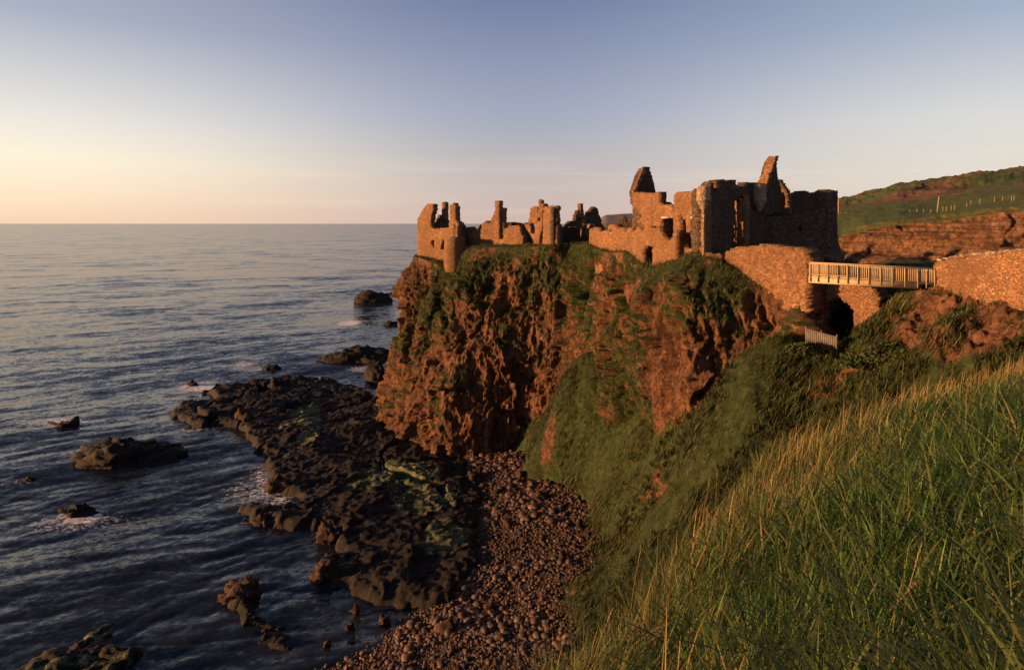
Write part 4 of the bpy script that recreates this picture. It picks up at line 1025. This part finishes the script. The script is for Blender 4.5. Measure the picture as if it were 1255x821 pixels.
def barrier():
    a, b = P(987, 417, 56.5), P(1026, 428, 54.5); t = thing('timber_barrier', (a + b) / 2, 'small grey wooden paling barrier below the dark arch', 'fence')
    n = 16; d = (b - a); up = np.array([0, 0, 1.]); h = np.array([d[0], d[1], 0]) / np.hypot(d[0], d[1])
    pn = MB()
    for i in range(n):
        c = a + d * (i + .5) / n; pn.box(c + up * .5, h * np.linalg.norm(d) / n * .46, np.cross(h, up) * .015, up * .5)
    pn.build('palings', GREYWOOD, t)
    bk = np.cross(up, h) * .05; bk = bk if bk[1] > 0 else -bk
    for z in (.2, .8): MB().bar(a + bk + up * z, b + bk + up * z, .05, .08).build('rail', GREYWOOD, t)
    for tt in (0.02, .5, .98): MB().box(a + d * tt + bk * 2 + up * .3, h * .05, np.cross(h, up) * .05, up * .85).build('post', GREYWOOD, t)
barrier()

# --- hill fence posts and poles (pasture fence across the hill)
def hill_z(px, py, d): return P(px, py, d)
def post(px, py, d, hpx, wpx, name='fence_post', label=None, group=None, lean=0.0, cat='post'):
    p = P(px, py, d); h = hpx * d / F; w = wpx * d / F / 2
    mb = MB(); ln = np.array([lean * h, 0, 0])
    mb.add([(-w, -w, -.6), (w, -w, -.6), (w, w, -.6), (-w, w, -.6), *(np.array([(-w, -w, h), (w, -w, h), (w, w, h), (-w, w, h)]) * [.8, .8, 1] + ln), (ln[0], ln[1], h + w)],
           [(0, 1, 5, 4), (1, 2, 6, 5), (2, 3, 7, 6), (3, 0, 4, 7), (4, 5, 8), (5, 6, 8), (6, 7, 8), (7, 4, 8), (0, 3, 2, 1)])
    o = mb.build(name, HILLPOST); o.location = tuple(map(float, p)); return tag(o, label, cat, group)
for px, py, hp in [(1026, 262, 3), (1031, 262, 3), (1037, 261.5, 2.5), (1046, 261, 2), (1060, 260.5, 2), (1066, 260.5, 2), (1079, 259.5, 2.5), (1086, 259, 2.5), (1093, 259, 2.5), (1099, 259.5, 3), (1107, 259, 3), (1115, 258, 2.5), (1124, 257.5, 2.5), (1132, 257.5, 2.5), (1141, 257.5, 2.5),
                   (1156, 254.5, 3), (1160, 255, 4), (1166, 254, 4), (1170, 253.5, 4), (1185, 249.5, 2), (1190, 246.5, 2.5), (1201, 246, 4), (1219, 243.5, 4), (1229, 242, 3), (1240, 243, 5), (1243, 242, 4)]:
    d = float(np.interp(px, [1000, 1030, 1060, 1100, 1150, 1200, 1255], [168, 166, 163, 160, 156, 152, 148])) - 2
    post(px, py + 1, d, hp * .75, .8, label='short pale fence post in the row across the green hillside', group='fence posts across the hill pasture')
post(1149, 257, 154, 16, 1.6, 'utility_pole', 'tall leaning pole rising from the hill fence line', lean=.13, cat='pole')
post(1028, 262, 164, 19, 1.5, 'utility_pole', 'slim pale pole on the hill just right of the gatehouse', cat='pole')

# ------------------------------------------------------------------ VEGETATION
def pal(n, cols, jitter=.25):
    c = np.array(cols)[RNG.integers(0, len(cols), n)]; return c * RNG.uniform(1 - jitter, 1 + jitter, (n, 1))
GREENS = [(.014, .027, .007), (.022, .038, .010), (.031, .045, .012), (.017, .032, .009), (.046, .052, .017)]
DRY = [(.09, .07, .03), (.12, .085, .035), (.075, .062, .025)]
def slope_grass():
    n = 85000
    x = RNG.uniform(2, 34, n); y = RNG.uniform(33, 98, n); z = slope_z(x, y)
    ok = (rock_mask(x, y) < RNG.uniform(.05, 1.7, n)) & (z > beach_z(x, y) - .45 + .9 * fbm(xy3(x, y, .6), 2, 92)) & (x / y * F + CX < 1270)
    x, y, z = x[ok], y[ok], z[ok]
    big = fbm(xy3(x, y, .3), 3, 9)
    size = 1.25 * np.clip(.38 + .65 * big, .13, 1.1) * RNG.uniform(.7, 1.3, len(x))
    c = pal(len(x), GREENS) * RNG.lognormal(0, .42, (len(x), 1)) * (1 + .45 * fbm(xy3(x, y, .22), 3, 12))[:, None]
    dry = RNG.uniform(0, 1, len(x)) < .10 + .25 * sstep(.1, .5, fbm(xy3(x, y, .12), 3, 19)); c[dry] = pal(int(dry.sum()), DRY)
    V, f, C = tufts(np.stack([x, y, z - .03], 1), size, c, 4, .55, .10)
    nb = 5200; bx = RNG.uniform(6, 31, nb); by = RNG.uniform(36, 66, nb); ok = (fbm(xy3(bx, by, .28), 3, 39) > .02) & (rock_mask(bx, by) < .3); bx, by = bx[ok], by[ok]; bz = slope_z(bx, by)
    V2, f2, C2 = tufts(np.stack([bx, by, bz], 1), RNG.uniform(.35, .8, len(bx)), pal(len(bx), [(.012, .026, .007), (.02, .036, .010), (.036, .046, .013), (.05, .048, .016)], .3), 12, .15, .16)
    f = np.concatenate([f, f2 + len(V)]); V = np.concatenate([V, V2]); C = np.concatenate([C, C2])
    o = obj('slope_grass', V, f, TUFT, attrs={'col': C}); tag(o, 'dark green tussock grass clothing the gully slope below the castle', 'grass', kind='stuff')
slope_grass()
def cliff_grass():
    p = HVEG + .2 * RNG.normal(0, 1, len(HVEG))
    w = (p > .55) & (HV[:, 1] < 128) & (HT < .98)
    idx = np.flatnonzero(w); idx = RNG.choice(idx, min(42000, len(idx)), replace=False)
    q = HV[idx]; size = RNG.uniform(.16, .55, len(idx))
    c = pal(len(idx), GREENS + [(.10, .085, .03)], .35); dry = RNG.uniform(0, 1, len(idx)) < .22; c[dry] = pal(int(dry.sum()), DRY)
    V, f, C = tufts(q, size, c, 4, .4, .12)
    o = obj('cliff_grass', V, f, TUFT, attrs={'col': C}); tag(o, 'tufts of green and dry grass growing on cliff ledges', 'grass', kind='stuff')
cliff_grass()
def meadow():
    n = 120000
    # denser near the eye
    px = RNG.uniform(620, 1420, n); d = 1.6 * (27 / 1.6) ** RNG.uniform(0, 1, n) ** .66
    x = (px - CX) / F * d; y = d
    dd = fore_d(x, y)
    ok = (dd > -1.2) & (dd < 14); x, y, dd = x[ok], y[ok], dd[ok]
    z = fore_z(x, y)
    hz = CH - z; ok = hz > .35; x, y, z, dd = x[ok], y[ok], z[ok], dd[ok]
    m = len(x)
    cl = fbm(xy3(x, y, .9), 3, 3); edge = sstep(2.6, -.3, dd + 1.1 * fbm(xy3(x, y, .45), 3, 8)); far = sstep(5, 14, y)
    L = np.clip(.50 + .42 * cl, .16, 1.1) * RNG.uniform(.5, 1.25, m) * np.where(y < 3, .55, 1)
    L *= np.clip((CH - z) / 1.3, .35, 1)
    W = RNG.uniform(.006, .019, m) * (1 + .07 * y) * (1 - .45 * edge)
    az = np.where(RNG.uniform(0, 1, m) < .62, RNG.normal(.15, .7, m), RNG.uniform(0, 6.28, m)) + .6 * cl
    c = pal(m, [(.012, .040, .009), (.023, .072, .015), (.040, .10, .021), (.066, .11, .028)])
    c = c * np.minimum(RNG.lognormal(0, .38, (m, 1)), 1.5)
    dryp = .05 + .40 * edge + .10 * far + .06 * sstep(.1, .5, cl)
    dry = RNG.uniform(0, 1, m) < dryp; c[dry] = pal(int(dry.sum()), [(.17, .14, .055), (.23, .18, .075), (.14, .125, .045), (.11, .11, .035)])
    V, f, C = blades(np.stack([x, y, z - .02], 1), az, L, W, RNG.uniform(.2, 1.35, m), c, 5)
    nb = 9000; px = RNG.uniform(700, 1420, nb); d = 1.5 * (13 / 1.5) ** RNG.uniform(0, 1, nb); x = (px - CX) / F * d
    dd = fore_d(x, d); ok = (dd > -.3) & (dd < 14); x, d = x[ok], d[ok]; z = fore_z(x, d); ok = CH - z > .5; x, d, z = x[ok], d[ok], z[ok]; nb = len(x)
    cb = pal(nb, [(.035, .07, .018), (.05, .09, .024), (.07, .10, .03), (.09, .105, .035)])
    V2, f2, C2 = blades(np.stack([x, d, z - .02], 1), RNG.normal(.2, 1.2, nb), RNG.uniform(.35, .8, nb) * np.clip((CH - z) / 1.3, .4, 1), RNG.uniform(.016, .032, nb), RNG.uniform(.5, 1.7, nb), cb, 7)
    f = np.concatenate([f, f2 + len(V)]); V = np.concatenate([V, V2]); C = np.concatenate([C, C2])
    o = obj('meadow_grass', V, f, BLADE, attrs={'col': C}); tag(o, 'long green grass with golden tips on the foreground hillside', 'grass', kind='stuff')
meadow()
def stalk_mesh(h, bend, az, head=True):
    mb = MB(); pts = []
    for k in range(9):
        t = k / 8; pts.append(np.array([math.cos(az) * h * bend * t ** 2, math.sin(az) * h * bend * t ** 2, h * (t - .25 * bend * t ** 3)]))
    V, Fq = [], []
    for k, p in enumerate(pts):
        r = .0028 * (1 - .45 * k / 8)
        for a in range(5): V.append(p + np.array([r * math.cos(a * 1.2566), r * math.sin(a * 1.2566), 0]))
    Fq = [tuple(q) for q in grid_faces(9, 5, wrap=True)]
    stem = (np.array(V), Fq)
    hv, hf = [], []
    d = (pts[-1] - pts[-3]); d /= np.linalg.norm(d); st = pts[-1] - d * .03
    for k in range(26):
        c = st + d * .006 * k + np.array([random.uniform(-.003, .003), random.uniform(-.003, .003), 0]); b = len(hv)
        s = .0042 * math.sin(math.pi * (k + 3) / 32) + .0015
        o = [(s, 0, 0), (-s, 0, 0), (0, s, 0), (0, -s, 0), (0, 0, 2 * s), (0, 0, -2 * s)]
        hv += [c + np.array(q) for q in o]
        for t in ((0, 2, 4), (2, 1, 4), (1, 3, 4), (3, 0, 4), (2, 0, 5), (1, 2, 5), (3, 1, 5), (0, 3, 5)): hf.append(tuple(b + i for i in t))
    return stem, (np.array(hv), hf)
STRAW = plain('dry_straw', (.26, .18, .075), .7)
SEED = plain('dry_seed_head', (.20, .13, .055), .8)
def fore_hit(px, py):
    d = np.linspace(1.2, 26, 1500); x = (px - CX) / F * d; z = CH - (py - HY) / F * d; s = fore_z(x, d)
    i = int(np.argmax(s >= z)) if (s >= z).any() else int(np.argmin(z - s)); return np.array([x[i], d[i], s[i]])
def stalks():
    spec = [(1100, 840, .62, .15, 'tall straw coloured stalk upright in the near grass at bottom right'), (1062, 835, .5, .35, 'short leaning straw stalk beside the tall upright one in near grass'),
            (770, 735, .9, .1, 'dry seed stalk alone at the left foot of the hillside edge'), (858, 655, .95, .1, 'straight dry stalk rising above the hillside edge near its middle'),
            (876, 650, .95, .04, 'upright dry stalk standing right of its straight neighbour on the edge'), (828, 672, .8, .25, 'curved dry stalk on the hillside edge left of the straight pair'),
            (955, 590, 1.1, .5, 'long leaning seed stalk silhouetted against the dark gully grass'), (965, 585, 1.0, .45, 'second leaning seed stalk close to the long silhouetted one'),
            (985, 560, .9, .2, 'dry stalk on the edge under the red rock streak'), (1015, 550, .8, .35, 'dry stalk bending right on the upper hillside edge'), (720, 790, .7, .2, 'lowest dry stalk near the beach side of the hillside edge')]
    for px, py, h, b, lab in spec:
        p = fore_hit(px, py); r = thing('grass_stalk', p, lab, 'grass stalk')
        (sv, sf), (hv, hf) = stalk_mesh(h, b, random.uniform(-.4, .4)); sv = sv + p; hv = hv + p
        obj('stem', sv, sf, STRAW, r); obj('seed_head', hv, hf, SEED, r)
    # the uncounted rest of the flowering grass along the brow
    n = 1700; x = 20 * RNG.uniform(0, 1, n) ** .7 + .2; y = np.interp(x, _EX, _EY) - np.abs(RNG.normal(0, 1.0 + .22 * x, n)) + .3; z = fore_z(x, y)
    ok = (CH - z) > 1.2; x, y, z = x[ok], y[ok], z[ok]; n = len(x)
    V, f, C = blades(np.stack([x, y, z], 1), RNG.normal(.1, .5, n), RNG.uniform(.5, .95, n), RNG.uniform(.005, .010, n) * (1 + .05 * y), RNG.uniform(.05, .7, n), pal(n, [(.26, .19, .08), (.32, .22, .09), (.2, .15, .06)]), 5)
    o = obj('flowering_grass', V, f, BLADE, attrs={'col': C}); tag(o, 'golden dry flowering grass along the brow of the hillside', 'grass', kind='stuff')
stalks()
def shrub(px, py, d, r, hgt, label, seed):
    p = P(px, py, d); t = thing('shrub', p, label, 'shrub')
    rr = np.random.default_rng(seed); n = 5200
    q = rr.normal(0, 1, (n, 3)); q /= np.linalg.norm(q, axis=1, keepdims=True); q *= rr.uniform(.55, 1, (n, 1)); q[:, 2] = np.abs(q[:, 2])
    q *= (1 + .45 * fbm(q * 2.2 + seed, 3, 5))[:, None]; q = q * np.array([r, r, hgt]) + p
    s = rr.uniform(.07, .16, n); a = rr.normal(0, 1, (n, 3)); a /= np.linalg.norm(a, axis=1, keepdims=True); b = np.cross(a, rr.normal(0, 1, (n, 3))); b /= np.linalg.norm(b, axis=1, keepdims=True)
    V = np.stack([q - a * s[:, None], q + b * s[:, None] * .6, q + a * s[:, None], q - b * s[:, None] * .6], 1).reshape(-1, 3)
    c = np.repeat(pal(n, [(.03, .05, .015), (.045, .065, .02), (.06, .075, .025)], .35), 4, 0)
    obj('foliage', V, np.arange(n * 4).reshape(-1, 4), TUFT, t, attrs={'col': c})
    mb = MB()
    for k in range(7):
        e = p + np.array([rr.uniform(-.6, .6) * r, rr.uniform(-.6, .6) * r, hgt * rr.uniform(.5, .9)]); mb.bar(p - np.array([0, 0, .3]), e, .05)
    mb.build('stem', POSTWOOD if False else GREYWOOD, t)
for px, py, d, r, hh, lab, sd in ((1088, 446, 50, 2.0, 1.6, 'large rounded dark green bush below the arch on the slope', 1), (1056, 448, 51, 1.7, 1.0, 'lower bushy shrub just left of the large rounded bush', 2), (1118, 452, 48, 1.6, 1.3, 'small bush at the right foot of the large rounded bush', 3),
                                  (1064, 408, 56.5, .9, .5, 'low shrub at the base of the arched wall', 4), (985, 432, 55, 1.3, .8, 'low dark shrub under the grey paling barrier', 5)):
    shrub(px, py, d, r, hh, lab, sd)
